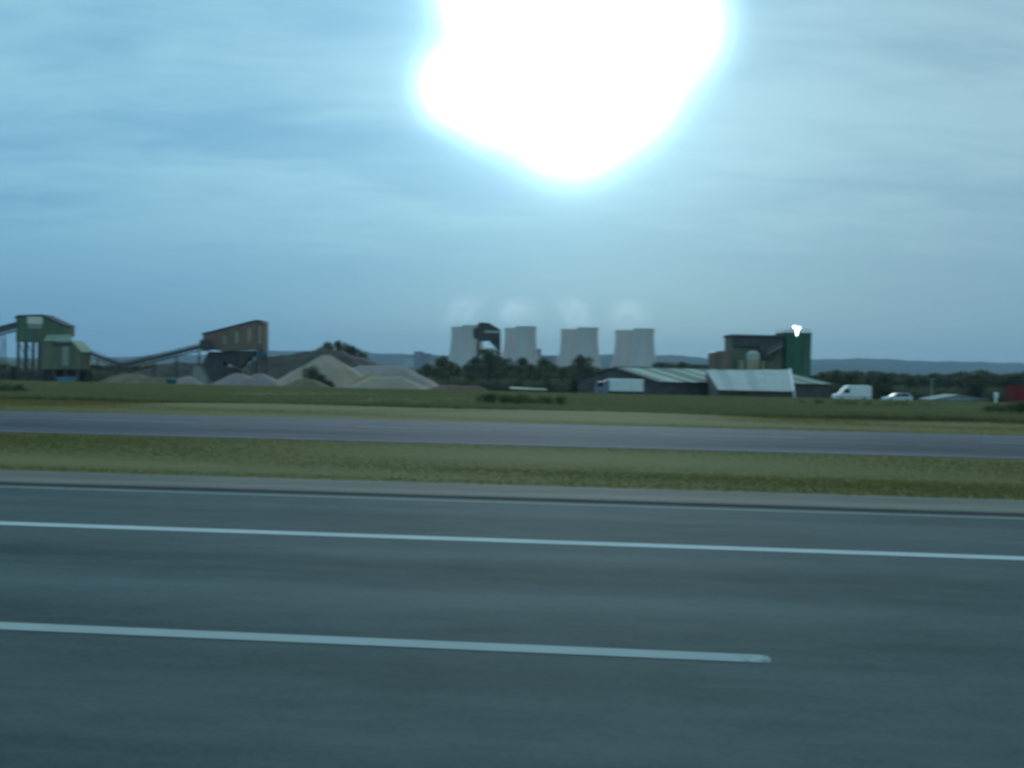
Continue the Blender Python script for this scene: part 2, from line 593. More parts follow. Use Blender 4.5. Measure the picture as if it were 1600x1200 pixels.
# ------------------------------------------------------------------ ground, hills
def build_ground():
    vs = np.concatenate([np.array([-400, -120, -60, -25, -10, 0, 6, 11]), np.arange(13.0, 22.5, 0.4), np.arange(23, 29.5, 1.5), np.arange(29.6, 42, 0.5),
                         np.arange(42, 80, 1.5), np.arange(80, 260, 4), np.arange(264, 500, 15), np.geomspace(520, 11000, 40)])
    ts = np.linspace(-1, 1, 161)
    V, Fq = [], []
    for v in vs:
        half = 0.92 * (abs(v) + 60)
        for tt in ts:
            u = tt * half
            x, y = u * CA + v * SA, -u * SA + v * CA
            z = float(np.interp(v, PROF_V, PROF_Z))
            if v > 31 and v < 600:
                z += 0.10 * min(1, (v - 31) / 20) * math.sin(x * 0.13 + v * 0.05) + 0.06 * min(1, (v - 31) / 20) * math.sin(x * 0.41 - v * 0.2 + 1)
            V.append((x, y, z))
    n = len(ts)
    for i in range(len(vs) - 1):
        for j in range(n - 1):
            a = i * n + j
            Fq.append((a, a + 1, a + n + 1, a + n))
    o = mesh_np('ground', np.array(V), np.array(Fq), terrain_mat())
    o.data.polygons.foreach_set('use_smooth', [True] * len(o.data.polygons))
    tag(o, kind='structure')


build_ground()

RIDGE_PX = [-900, -500, -200, 0, 150, 300, 440, 530, 620, 700, 860, 945, 1030, 1070, 1115, 1275, 1330, 1400, 1500, 1600, 1800, 2100, 2500]
RIDGE_H = [14, 10, 3, 1, 4, 11, 20, 20.5, 19, 17, 21, 23, 26, 24, 19, 23.5, 25.5, 25, 23.5, 24.5, 21, 15, 18]


def build_hills():
    cols = np.linspace(-900, 2500, 340)
    rows = np.linspace(0, 1, 22)
    V, Fq = [], []
    ph = rng.uniform(0, 6.28, 8)
    for r in rows:
        D = 5200 + 3600 * r
        bell = math.sin(math.pi * min(1, r / 0.7) / 2) ** 1.3 if r < 0.7 else math.cos((r - 0.7) / 0.3 * math.pi / 2)
        for c in cols:
            h = np.interp(c, RIDGE_PX, RIDGE_H) * (5200 + 3600 * 0.7) / F_PX
            h *= bell
            h += bell * (4.0 * math.sin(c * 0.045 + ph[0] + r * 3) + 2.5 * math.sin(c * 0.13 + ph[1]) + 1.8 * math.sin(c * 0.37 + ph[2] + r * 9) + rng.uniform(-1.5, 1.5))
            V.append(((c - 800) / F_PX * D, D, max(-7.0, -7.0 + h + 7 * bell)))
    n = len(cols)
    for i in range(len(rows) - 1):
        for j in range(n - 1):
            a = i * n + j
            Fq.append((a, a + 1, a + n + 1, a + n))
    o = mesh_np('hills', np.array(V), np.array(Fq), hill_mat())
    o.data.polygons.foreach_set('use_smooth', [True] * len(o.data.polygons))
    tag(o, kind='structure')


build_hills()


# ------------------------------------------------------------------ roads (built in road coordinates, turned as one)
def road_obj(mb, name, m, parent=None, kind='structure'):
    o = mb.build(name, m, parent)
    if not parent:
        o.rotation_euler = (0, 0, -ROAD_A)
    if kind:
        o['kind'] = kind
    return o


def strip(v0, v1, z, u0=-700, u1=700, n=40):
    mb = MB()
    for i in range(n):
        a, b = u0 + (u1 - u0) * i / n, u0 + (u1 - u0) * (i + 1) / n
        mb.add([(a, v0, z), (b, v0, z), (b, v1, z), (a, v1, z)], [(0, 1, 2, 3)])
    return mb


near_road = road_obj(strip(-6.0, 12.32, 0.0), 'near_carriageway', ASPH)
strip(9.33, 9.53, 0.004).build('edge_line', 'paint', near_road)
strip(12.05, 12.16, 0.004).build('channel_line', 'worn_paint', near_road)
dash = None
for i in range(-8, 9):
    u1 = 1.28 + 9.0 * i
    if dash is None:
        mbd = MB().add([(-6, -0.08, 0), (0, -0.08, 0), (0, 0.08, 0), (-6, 0.08, 0)], [(0, 1, 2, 3)])
        dash = mbd.build('lane_dash', 'dull_paint', near_road)
        d = dash
    else:
        d = dash.copy()
        COL.objects.link(d)
    d.location = (u1, 5.81, 0.004)
for i in range(-8, 9):
    d = dash.copy()
    COL.objects.link(d)
    d.location = (3.0 + 9.0 * i, 2.2, 0.004)

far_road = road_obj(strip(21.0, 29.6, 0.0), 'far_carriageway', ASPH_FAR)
strip(29.30, 29.44, 0.004).build('edge_line', 'worn_paint', far_road)
strip(21.35, 21.47, 0.004).build('edge_line', 'worn_paint', far_road)
mbd = MB().add([(-4, -0.07, 0), (0, -0.07, 0), (0, 0.07, 0), (-4, 0.07, 0)], [(0, 1, 2, 3)])
fd = mbd.build('lane_dash', 'worn_paint', far_road)
for i in range(-9, 10):
    d = fd if i == -9 else fd.copy()
    if i != -9:
        COL.objects.link(d)
    d.location = (9.0 * i - 2.5, 26.1, 0.004)

# slipformed concrete drain: a recessed gutter slot, then a dished concrete apron
g = MB()
g.prism([(0, 0)] * 0 or [(-700, -0.02), (700, -0.02), (700, -0.09), (-700, -0.09)], 12.32, 12.60)
gutter = road_obj(g, 'gutter', M('gutter_dirt'))
apron = MB()
prof = [(12.60, -0.05), (12.615, 0.0), (12.70, 0.012), (13.15, 0.0), (13.60, 0.035), (13.72, 0.03), (13.74, -0.06)]
seg = 0
for u in np.arange(-120, 120, 6.0):
    vs = [(u + 0.001, v, z) for v, z in prof] + [(u + 5.999, v, z) for v, z in prof]
    k_ = len(prof)
    apron.add(vs, [(i, i + k_, i + k_ + 1, i + 1) for i in range(k_ - 1)] + [tuple(range(k_)), tuple(range(2 * k_ - 1, k_ - 1, -1))])
road_obj(apron, 'drainage_channel', M('concrete'))


# ------------------------------------------------------------------ grass
def grass(name, v0, v1, half_at, n, h0, h1, wd, m, blades=3, lean=0.5, dens_pow=1.0):
    v = v0 + (v1 - v0) * rng.random(n) ** dens_pow
    u = (rng.random(n) * 2 - 1) * (half_at[0] + (half_at[1] - half_at[0]) * (v - v0) / (v1 - v0))
    x, y = u * CA + v * SA, -u * SA + v * CA
    z = np.interp(v, PROF_V, PROF_Z) - 0.02
    a = np.repeat(np.stack([x, y, z], 1), blades, 0)
    k_ = len(a)
    patch = 0.75 + 0.35 * np.sin(a[:, 0] * 0.23 + 1.3 * np.sin(a[:, 1] * 0.4)) * np.sin(a[:, 1] * 0.9 + a[:, 0] * 0.1)
    h = (h0 + (h1 - h0) * rng.random(k_)) * patch
    th = rng.random(k_) * 2 * math.pi
    a[:, :2] += rng.normal(0, wd * 1.2, (k_, 2))
    s = np.stack([np.cos(th), np.sin(th), np.zeros(k_)], 1) * (wd * (0.6 + 0.8 * rng.random(k_)))[:, None]
    ph = rng.random(k_) * 2 * math.pi
    le = h * lean * rng.random(k_)
    tip = a + np.stack([np.cos(ph) * le, np.sin(ph) * le, h], 1)
    V = np.stack([a - s / 2, a + s / 2, tip], 1).reshape(-1, 3)
    Fq = np.arange(len(V)).reshape(-1, 3)
    o = mesh_np(name, V, Fq, m)
    tag(o, kind='stuff')
    return o


tag(grass('median_grass', 13.64, 21.12, (21, 23), 170000, 0.025, 0.075, 0.013, M('grass_median')), 'short olive green grass of the strip between the two carriageways', 'grass')
tag(grass('verge_grass', 29.48, 40, (30, 40), 130000, 0.02, 0.065, 0.020, M('grass_verge')), 'dry yellowish mown grass beyond the far carriageway', 'grass')
tag(grass('long_grass', 38.5, 85, (40, 75), 110000, 0.12, 0.42, 0.05, M('grass_long'), dens_pow=1.3), 'long green grass sloping down behind the yellowish verge', 'grass')
tag(grass('field_grass', 80, 205, (75, 160), 70000, 0.2, 0.6, 0.18, M('grass_long')), 'rough green field in front of the gravel heaps and sheds', 'grass')


# ------------------------------------------------------------------ trees and bushes
def leaf_cloud(centres, radii, per, size, squash=0.8):
    V = []
    for (cx, cy, cz), r in zip(centres, radii):
        k_ = int(per * (r ** 2))
        d = rng.normal(size=(k_, 3))
        d /= np.linalg.norm(d, axis=1)[:, None]
        rad = r * (0.45 + 0.6 * rng.random(k_))
        p = d * rad[:, None] * np.array([1, 1, squash]) + np.array([cx, cy, cz])
        a = rng.normal(size=(k_, 3)); a /= np.linalg.norm(a, axis=1)[:, None]
        b = np.cross(a, rng.normal(size=(k_, 3))); b /= np.linalg.norm(b, axis=1)[:, None]
        s = size * (0.6 + 0.8 * rng.random(k_))[:, None]
        V.append(np.stack([p - a * s, p - b * s * 0.6, p + a * s, p + b * s * 0.6], 1).reshape(-1, 3))
    V = np.concatenate(V)
    return V, np.arange(len(V)).reshape(-1, 4)


def make_tree(seed, height, spread, leaf, label, kind='round'):
    rr = random.Random(seed)
    root = empty('tree', (0, 0, 0), label, 'tree')
    t = MB()
    trunk_h = height * (0.22 if kind == 'round' else 0.16)
    pts = [Vector((0, 0, -0.3)), Vector((rr.uniform(-.2, .2), rr.uniform(-.2, .2), trunk_h)),
           Vector((rr.uniform(-.5, .5), rr.uniform(-.5, .5), height * 0.7))]
    r0 = height * 0.028
    t.tube(pts[0], pts[1], r0 * 1.2, r0 * 0.8, 8)
    t.tube(pts[1], pts[2], r0 * 0.8, r0 * 0.25, 8)
    cs, rs = [], []
    nb = 12
    for i in range(nb):
        f = i / (nb - 1)
        ang = i * 2.4 + rr.uniform(-.3, .3)
        if kind == 'round':
            zz = height * (0.20 + 0.68 * f)
            rad = spread * (0.25 + 0.75 * math.sin(math.pi * min(1, 0.25 + 0.75 * (1 - f)))) * rr.uniform(0.55, 1.0) * 0.62
            cr = spread * rr.uniform(0.34, 0.52)
        else:
            zz = height * (0.2 + 0.68 * f)
            rad = spread * (1 - 0.75 * f) * rr.uniform(0.4, 0.8) * 0.7
            cr = spread * rr.uniform(0.3, 0.46) * (1.1 - 0.5 * f)
        c = (math.cos(ang) * rad, math.sin(ang) * rad, zz)
        cs.append(c); rs.append(cr)
        if i % 2 == 0:
            b0 = pts[1].lerp(pts[2], min(1, f * 0.8))
            t.tube(b0, c, r0 * 0.35, r0 * 0.08, 6)
    cs.append((pts[2].x, pts[2].y, height * 0.86)); rs.append(spread * 0.42)
    t.build('trunk', 'bark', root)
    V, Fq = leaf_cloud(cs, rs, 34, 0.40)
    mesh_np('crown', V, Fq, M(leaf), root)
    return root


TREES = [make_tree(1, 11, 4.2, 'leaf_dark', 'x'), make_tree(2, 11, 3.6, 'leaf_mid', 'x'), make_tree(3, 11, 4.6, 'leaf_dark', 'x'),
         make_tree(4, 11, 3.2, 'leaf_mid', 'x', 'tall')]
used_tree = [False] * 4


def tree(px, top, D, kind, label, group=None, wide=1.0):
    p = spot(px, top, D)
    gz = ground_z(p.x, D)
    hgt = max(2.0, p.z - gz)
    s = hgt / 10.6
    loc = (p.x, D, gz)
    sc = (s * wide, s * wide, s)
    rz = random.uniform(0, 6.28)
    src = TREES[kind]
    if not used_tree[kind]:
        used_tree[kind] = True
        o = src
        o.location, o.rotation_euler, o.scale = loc, (0, 0, rz), sc
        o['label'] = label
    else:
        o = copy_tree(src, loc, rz, sc, label)
    if group:
        o['group'] = group
    elif 'group' in o:
        del o['group']
    return o


ORD = ['first', 'second', 'third', 'fourth', 'fifth', 'sixth', 'seventh', 'eighth']
# singled out
tree(766, 545, 330, 0, 'dark tree directly below the legs of the far loading hopper', wide=1.0)
tree(908, 557, 310, 2, 'round dark tree standing out of the belt below the third pair of cooling towers', wide=0.85)
tree(690, 558, 325, 1, 'tree at the left end of the belt, under the first pair of cooling towers', wide=0.9)
tree(816, 559, 340, 0, 'dark tree in front of the second pair of cooling towers', wide=0.8)
tree(851, 561, 345, 2, 'dark tree in the gap between the second and third pairs of cooling towers', wide=0.8)
tree(530, 532, 330, 3, 'tall dark tree with the highest top behind the tan gravel heap', wide=1.0)
tree(511, 536, 332, 0, 'dark bushy tree just left of the tallest tree behind the tan heap', wide=0.8)
tree(548, 541, 326, 2, 'dark tree behind the right flank of the tan heap, next right of the tallest', wide=0.85)
tree(567, 551, 322, 1, 'lower dark tree where the tan heap meets the grey heap', wide=0.9)
belt = 'trees of the dark belt in front of the power station'
for px, top, D, k_ in [(640, 572, 340, 0), (655, 574, 300, 1), (668, 567, 350, 2), (680, 572, 290, 0), (704, 563, 345, 2), (715, 570, 300, 0),
                       (728, 566, 350, 1), (742, 557, 345, 2), (752, 566, 300, 0), (782, 556, 338, 2), (795, 566, 300, 1), (806, 568, 350, 0),
                       (830, 567, 300, 2), (842, 571, 320, 0), (866, 566, 330, 1), (880, 571, 300, 0), (890, 569, 350, 2), (922, 568, 300, 0),
                       (934, 572, 320, 1), (948, 573, 290, 2), (962, 574, 330, 0), (700, 578, 270, 1), (735, 580, 265, 2), (775, 578, 268, 0),
                       (812, 582, 262, 1), (855, 580, 268, 0), (898, 580, 262, 2), (930, 584, 258, 1)]:
    tree(px, top + 3, D, k_, 'one of the dark trees packed in the belt in front of the cooling towers', belt, random.uniform(0.75, 1.05))
for n_t, (px, top, D, k_) in enumerate([(-60, 566, 300, 0), (-25, 570, 290, 2), (5, 568, 300, 1), (22, 572, 290, 0)]):
    tree(px, top, D, k_, ORD[n_t] + ' from the left of the low trees left of the tall screening plant', 'low trees left of the screening plant', 1.2)
for n_t, (px, top, D, k_) in enumerate([(150, 570, 330, 0), (170, 571, 345, 2), (192, 573, 330, 1), (215, 572, 340, 0), (238, 570, 330, 2), (262, 568, 345, 1), (285, 567, 340, 0), (304, 570, 330, 2)]):
    tree(px, top, D, k_, ORD[n_t] + ' from the left of the low trees behind the conveyors', 'low trees behind the conveyors', 2.0)
for n_t, (px, top, D, k_) in enumerate([(1032, 566, 420, 0), (1050, 568, 400, 1), (1068, 567, 430, 2), (1086, 569, 400, 0), (1104, 570, 420, 1)]):
    tree(px, top, D, k_, ORD[n_t] + ' from the left of the dark trees over the shed roof', 'trees above the shed roof', 1.2)
for i in range(30):
    px = 1276 + i * 12.2 + random.uniform(-5, 5)
    tree(px, random.uniform(579, 589), random.uniform(250, 420), random.choice([0, 1, 2]), 'one of the dark trees of the wooded band on the right, below the blue hills',
         'trees of the wooded band on the right', random.uniform(1.1, 1.6))


def undergrowth(pxa, pxb, D, n, h, name, label):
    cs, rs = [], []
    for i in range(n):
        p = spot(pxa + (pxb - pxa) * (i + random.random()) / n, 600, D + random.uniform(-12, 12))
        r = h * random.uniform(0.45, 0.7)
        cs.append((p.x, p.y, ground_z(p.x, p.y) + r * 0.7))
        rs.append(r)
    V, Fq = leaf_cloud(cs, rs, 26, 0.36, 0.9)
    return tag(mesh_np(name, V, Fq, M('leaf_dark')), label, 'undergrowth', kind='stuff')


undergrowth(632, 950, 268, 90, 4.2, 'undergrowth', 'dark undergrowth along the foot of the central tree belt')
undergrowth(1262, 1640, 262, 100, 4.2, 'undergrowth', 'dark undergrowth along the foot of the wooded band on the right')
undergrowth(-40, 320, 300, 80, 4.5, 'undergrowth', 'dark undergrowth behind the two green plants on the left')


def make_bush(seed, label, wd, ht, leaf='leaf_weed', size=0.06, per=260):
    rr = random.Random(seed)
    root = empty('bush', (0, 0, 0), label, 'bush')
    cs, rs = [], []
    for i in range(16):
        cs.append((rr.uniform(-.5, .5) * wd, rr.uniform(-.35, .35) * wd, ht * rr.uniform(0.2, 0.65)))
        rs.append(ht * rr.uniform(0.34, 0.52))
    V, Fq = leaf_cloud(cs, rs, per / max(0.05, ht * ht * 0.12) / 3, size, 0.9)
    mesh_np('foliage', V, Fq, M(leaf), root)
    for c in cs[:5]:
        MB().tube((c[0] * 0.4, c[1] * 0.4, -0.1), c, 0.02 * ht + 0.005, 0.006, 5).build('stem', 'bark', root)
    return root


def bush(seed, px, base, D, wd, ht, label, **kw):
    o = make_bush(seed, label, wd, ht, **kw)
    p = spot(px, base, D)
    o.location = (p.x, D, ground_z(p.x, D) - 0.03)
    return o


bush(21, 792, 636, 44, 2.6, 0.70, 'weedy bush, left of the two below the low pale green hut roof')
bush(22, 838, 636, 46, 3.0, 0.60, 'broader weedy bush, right of the two below the low pale green hut roof')
bush(23, 1566, 645, 46, 1.9, 0.72, 'low dark bush on the verge at the right edge, below the white marker board')
bush(24, 1604, 645, 45, 1.8, 0.85, 'dark bush cut by the right edge of the photo below the red container')
bush(25, 10, 630, 46, 2.0, 0.75, 'dark weedy bush at the left edge of the photo below the screening plant')
bush(27, 1300, 640, 62, 4.0, 0.5, 'low bush in the long grass below the white van')
bush(28, 1420, 640, 66, 4.2, 0.5, 'low bush in the long grass below the silver hatchback')


# ------------------------------------------------------------------ gravel heaps
def heap(name, D, peaks, base_y, m, label, depth=0.8, slope=0.62, group=None, noise=0.25, seed=0):
    """a stockpile: the union of ridge-shaped cones at the angle of repose; peaks = [(px, py, half ridge length px, dy)]"""
    s = D / F_PX
    pxs = [p[0] for p in peaks]
    c0 = sum(pxs) / len(pxs)
    P0 = spot(c0, base_y, D)
    gz = ground_z(P0.x, D)
    pk = []
    for px, py, half, dyy in peaks:
        q = spot(px, py, D + dyy)
        pk.append((q.x - P0.x, dyy, q.z - gz, half * s))
    ext = max(abs(p[0]) + p[3] + p[2] / slope for p in pk) + 1
    exy = max(abs(p[1]) + p[2] / slope for p in pk) + 1
    nx, ny = 90, 50
    rr = np.random.default_rng(seed)
    ph = rr.uniform(0, 6.28, 6)
    V, Fq = [], []
    for j in range(ny):
        y = -exy + 2 * exy * j / (ny - 1)
        for i in range(nx):
            x = -ext + 2 * ext * i / (nx - 1)
            h = -0.3
            for (cx, cy, hh, half) in pk:
                ddx = max(0.0, abs(x - cx) - half)
                dist = math.hypot(ddx, y - cy)
                ang = math.atan2(y - cy, x - cx)
                wob = 1 + 0.05 * math.sin(3 * ang + ph[0]) + 0.04 * math.sin(7 * ang + ph[1])
                d2 = math.sqrt(dist * dist + 0.5) - 0.5      # rounded crest
                h = max(h, hh - slope * wob * d2)
            if h > -0.3:
                h += noise * (0.5 * math.sin(x * 0.9 + ph[2] + y * 0.5) * math.sin(y * 0.8 + ph[3]) + rr.normal(0, 0.25)) * min(1, max(0, h))
            V.append((x, y, h))
    for j in range(ny - 1):
        for i in range(nx - 1):
            a = j * nx + i
            if max(V[a][2], V[a + 1][2], V[a + nx][2], V[a + nx + 1][2]) > -0.29:
                Fq.append((a, a + 1, a + nx + 1, a + nx))
    o = mesh_np(name, np.array(V), np.array(Fq), M(m))
    o.data.polygons.foreach_set('use_smooth', [True] * len(o.data.polygons))
    o.location = (P0.x, D, gz)
    return tag(o, label, 'heap', group)


heap('gravel_heap', 232, [(510, 554, 2, 0)], 608, 'gravel_tan', 'tall tan cone of gravel, highest of the heaps', slope=0.60, seed=1)
heap('gravel_heap', 214, [(374, 583, 5, 0), (406, 584, 6, 2)], 608, 'gravel_mauve', 'low mauve grey gravel heap with two humps, in front of the brown striped plant', slope=0.55, seed=2)
heap('gravel_heap', 246, [(597, 571, 32, 0)], 608, 'gravel_grey', 'flat topped grey gravel heap to the right of the tall tan cone', slope=0.50, seed=3)
heap('gravel_heap', 218, [(605, 588, 20, 0)], 608, 'gravel_tan', 'low pale tail of gravel at the right foot of the tall tan cone', slope=0.45, seed=4)
heap('earth_heap', 210, [(715, 602, 26, 0)], 611, 'earth_red', 'low reddish earth heap right of the grey gravel heap', slope=0.4, seed=5)
heap('earth_heap', 212, [(478, 592, 10, 0)], 608, 'earth_brown', 'small brown earth heap at the left foot of the tan gravel cone', slope=0.5, seed=6)
heap('sand_heap', 224, [(580, 585, 4, 0)], 605, 'sand_ochre', 'small ochre sand heap between the tan cone and the grey heap', slope=0.62, seed=7)
heap('earth_heap', 238, [(205, 584, 14, 0), (255, 589, 20, -3)], 604, 'earth_brown', 'long low brown earth bank between the two green plants', slope=0.45, seed=8)
heap('earth_heap', 222, [(292, 588, 4, 0)], 602, 'gravel_grey', 'small pale heap at the left foot of the brown striped plant', slope=0.6, seed=9)
heap('earth_heap', 285, [(262, 572, 12, 0), (292, 566, 12, 0)], 604, 'earth_dark', 'dark earth heap under the upper half of the long conveyor', slope=0.35, noise=0.5, seed=12)
heap('earth_bund', 300, [(440, 555, 14, 0), (478, 550, 14, 0), (512, 545, 14, 0), (548, 556, 12, 0)], 606, 'earth_dark', 'dark overgrown earth bund behind the gravel heaps', slope=0.45, noise=0.8, seed=10)
for sd, px, base, D, wd, ht, lab in [(41, 487, 588, 219, 2.6, 3.4, 'dark shrub highest on the left flank of the tan gravel cone'),
                                     (42, 497, 596, 217, 2.4, 2.4, 'dark shrub midway down the gully on the tan gravel cone'),
                                     (43, 513, 602, 216, 2.2, 1.6, 'small brownish shrub lowest in the gully on the tan gravel cone')]:
    o = make_bush(sd, lab, wd, ht, 'leaf_dark', 0.16, 200)
    p = spot(px, base, D)
    o.location = (p.x, D, p.z - 0.4)


# ------------------------------------------------------------------ local frames for things far off
class Frame:
    """metres right of / above the foot of a thing, from places in the photograph at its distance"""
    def __init__(self, px, D):
        self.px, self.D, self.s = px, D, D / F_PX
        q = spot(px, 600, D)
        self.gz = ground_z(q.x, D)
        self.x0 = q.x
        self.loc = (q.x, D, self.gz)

    def __call__(self, px, py):
        q = spot(px, py, self.D)
        return (q.x - self.x0, q.z - self.gz)

    def poly(self, *pts):
        return [self(*p) for p in pts]


def cladding(root, name, poly, y0, y1, m, ribs=True):
    o = MB().prism(poly, y0, y1).build(name, m, root)
    return o


def trestle(mb, x, z_top, y0, y1, wd=0.3, splay=0.08):
    for y in (y0, y1):
        dirn = -1 if y == y0 else 1
        mb.bar((x, y, z_top), (x, y + dirn * z_top * splay, -0.3), wd)
    k_ = max(1, int(z_top / 3.5))
    for i in range(k_):
        za, zb = z_top * i / k_, z_top * (i + 1) / k_
        mb.bar((x, y0, zb), (x, y1, za), wd * 0.5)
        mb.bar((x, y0, zb), (x, y1, zb), wd * 0.5)


def conveyor(px0, py0, D0, px1, py1, D1, label, depth=1.6, legs=3, group=None):
    """inclined belt conveyor: truss frame, belt, walkway rail, head drum and trestles"""
    a, b = spot(px0, py0, D0), spot(px1, py1, D1)
    mid_g = ground_z(a.x, D0)
    root = empty('conveyor', (a.x, a.y, mid_g), label, 'conveyor', group)
    A, B = Vector((0, 0, a.z - mid_g)), Vector((b.x - a.x, b.y - a.y, b.z - mid_g))
    d = B - A
    side = Vector((-d.y, d.x, 0)).normalized() * 0.7
    up = Vector((0, 0, 1))
    fr = MB()
    for sg in (-1, 1):
        fr.bar(A + side * sg, B + side * sg, 0.14, 0.22)
        fr.bar(A + side * sg - up * depth, B + side * sg - up * depth, 0.14, 0.22)
        n = max(4, int(d.length / 1.8))
        for i in range(n):
            p, q = A + d * (i / n), A + d * ((i + 1) / n)
            fr.bar(p + side * sg, q + side * sg - up * depth, 0.09)
            fr.bar(p + side * sg, p + side * sg - up * depth, 0.09)
    fr.build('truss', 'grey_steel', root)
    mb = MB()
    mb.bar(A + up * 0.22, B + up * 0.22, 1.1, 0.10)
    mb.bar(A - up * 0.55, B - up * 0.55, 1.1, 0.06)
    mb.build('belt', 'belt_rubber', root)
    cv = MB()
    cv.bar(A + up * 0.75, B + up * 0.75, 1.5, 0.12)
    cv.bar(A + side * 1.05 - up * 0.15, B + side * 1.05 - up * 0.15, 0.06, depth * 0.75)
    cv.bar(A - side * 1.05 - up * 0.15, B - side * 1.05 - up * 0.15, 0.06, depth * 0.75)
    cv.build('cover', 'grey_steel', root)
    dr = MB().tube(B + side * 0.8, B - side * 0.8, 0.45, n=12)
    dr.build('drum', 'dark_steel', root)
    for i in range(legs):
        f = (i + 0.7) / legs
        p = A + d * f
        if p.z - depth > 1.0:
            t = MB()
            gz = ground_z(a.x + p.x, a.y + p.y) - mid_g
            for sg in (-1, 1):
                t.bar(p + side * sg - up * depth, Vector((p.x, p.y, gz - 0.2)) + side * sg * 1.8, 0.22)
            t.bar(p + side * 1.0 - up * depth * 1.6, Vector((p.x, p.y, gz)) - side * 1.6, 0.12)
            t.build('trestle', 'dark_steel', root)
    return root


# ------------------------------------------------------------------ tall screening plant, far left
f = Frame(85, 250)
plant = empty('screening_plant', f.loc, 'tall green screening plant with a pale sign panel on its upper housing', 'industrial plant')
cladding(plant, 'upper_housing', f.poly((25, 498), (29, 495), (67, 494), (103, 511), (103, 525), (78, 531), (70, 534), (25, 534)), 0, 5, 'green_cladding')
rf = MB()
a, b, c, d4 = f(23, 497), f(29, 493.6), f(67, 492.6), f(104, 510)
for p, q in ((a, b), (b, c), (c, d4)):
    rf.hexa([(p[0], -0.35, p[1]), (q[0], -0.35, q[1]), (q[0], 5.3, q[1]), (p[0], 5.3, p[1])],
            [(p[0], -0.35, p[1] + 0.22), (q[0], -0.35, q[1] + 0.22), (q[0], 5.3, q[1] + 0.22), (p[0], 5.3, p[1] + 0.22)])
rf.build('roof', 'dark_steel', plant)
s0, s1 = f(43, 506), f(67, 495)
MB().box(s0[0], s1[0], -0.18, -0.02, s0[1], s1[1]).build('sign_panel', 'sign_face', plant)
s0, s1 = f(44, 513), f(66, 506.6)
MB().box(s0[0], s1[0], -0.12, -0.02, s0[1], s1[1]).build('lower_panel', 'faded_plate', plant)
for px in (27.5, 38.5, 60, 67):
    for y in (0.4, 4.6):
        x, z = f(px, 534)
        MB().box(x - .32, x + .32, y - .25, y + .25, -0.3, z).build('leg', 'dark_steel', plant)
br = MB()
for (pa, pb) in ((27.5, 38.5), (60, 67)):
    for y in (0.4, 4.6):
        for i in range(3):
            xa, z0 = f(pa, 534)
            xb = f(pb, 534)[0]
            br.bar((xa, y, z0 * (3 - i) / 3), (xb, y, z0 * (2 - i) / 3), 0.18)
            br.bar((xa, y, z0 * (2 - i) / 3), (xb, y, z0 * (2 - i) / 3), 0.16)
br.build('bracing', 'dark_steel', plant)['kind'] = 'stuff'
cladding(plant, 'lower_housing', f.poly((72, 534), (120, 534), (135, 551), (131, 577), (72, 577)), -3, 3.2, 'olive_cladding')
p0, p1, p2, p3 = f(78, 533.6), f(121, 533.6), f(112, 524), f(74, 524)
MB().hexa([(p0[0], -3.3, p0[1]), (p1[0], -3.3, p1[1]), (p2[0], -0.05, p2[1]), (p3[0], -0.05, p3[1])],
          [(p0[0], -3.3, p0[1] + .2), (p1[0], -3.3, p1[1] + .2), (p2[0], -0.05, p2[1] + .2), (p3[0], -0.05, p3[1] + .2)]).build('lean_to_roof', 'pale_green_sheet', plant)
p0, p1 = f(120.6, 533.5), f(136, 551)
MB().hexa([(p0[0], -3.3, p0[1]), (p1[0], -3.3, p1[1]), (p1[0], 3.5, p1[1]), (p0[0], 3.5, p0[1])],
          [(p0[0], -3.3, p0[1] + .2), (p1[0], -3.3, p1[1] + .2), (p1[0], 3.5, p1[1] + .2), (p0[0], 3.5, p0[1] + .2)]).build('side_roof', 'pale_green_sheet', plant)
for (xa, xb, ya, yb, m) in ((106, 116, 541, 571, 'faded_plate'), (84, 94, 543, 566, 'olive_cladding'), (119, 126, 546, 574, 'green_cladding')):
    s0, s1 = f(xa, yb), f(xb, ya)
    MB().box(s0[0], s1[0], -3.12, -3.0, s0[1], s1[1]).build('wall_panel', m, plant)
s0, s1 = f(92, 541), f(120, 536)
MB().box(s0[0], s1[0], -3.2, -3.0, s0[1], s1[1]).build('louvre_band', 'dark_steel', plant)
for px in (74, 92, 110, 129):
    for y in (-2.6, 2.8):
        x, z = f(px, 577)
        MB().box(x - .25, x + .25, y - .25, y + .25, -0.3, z).build('leg', 'dark_steel', plant)
hp = MB()
for (xa, xb) in ((77, 99), (103, 128)):
    x0_, z0_ = f(xa, 577); x1_, _ = f(xb, 577)
    xm = (x0_ + x1_) / 2
    zl = z0_ * 0.38
    hp.hexa([(xm - .5, -.4, zl), (xm + .5, -.4, zl), (xm + .5, .6, zl), (xm - .5, .6, zl)], [(x0_, -2.3, z0_), (x1_, -2.3, z0_), (x1_, 2.6, z0_), (x0_, 2.6, z0_)])
hp.build('hopper', 'dark_steel', plant)
s0, s1 = f(66, 604), f(134, 581)
MB().box(s0[0], s1[0], 3.5, 4.0, -0.3, s1[1]).build('retaining_wall', 'earth_dark', plant)

conveyor(-330, 598, 262, 27, 508, 253, 'conveyor running out of the left edge of the photo up to the tall screening plant', depth=1.5, legs=5)
conveyor(205, 575, 256, 143, 552, 251, 'short dark conveyor dropping from the right side of the tall screening plant', depth=1.2, legs=2)
conveyor(180, 573, 262, 322, 539, 263, 'long conveyor rising to the left side of the brown striped plant', depth=1.3, legs=4)

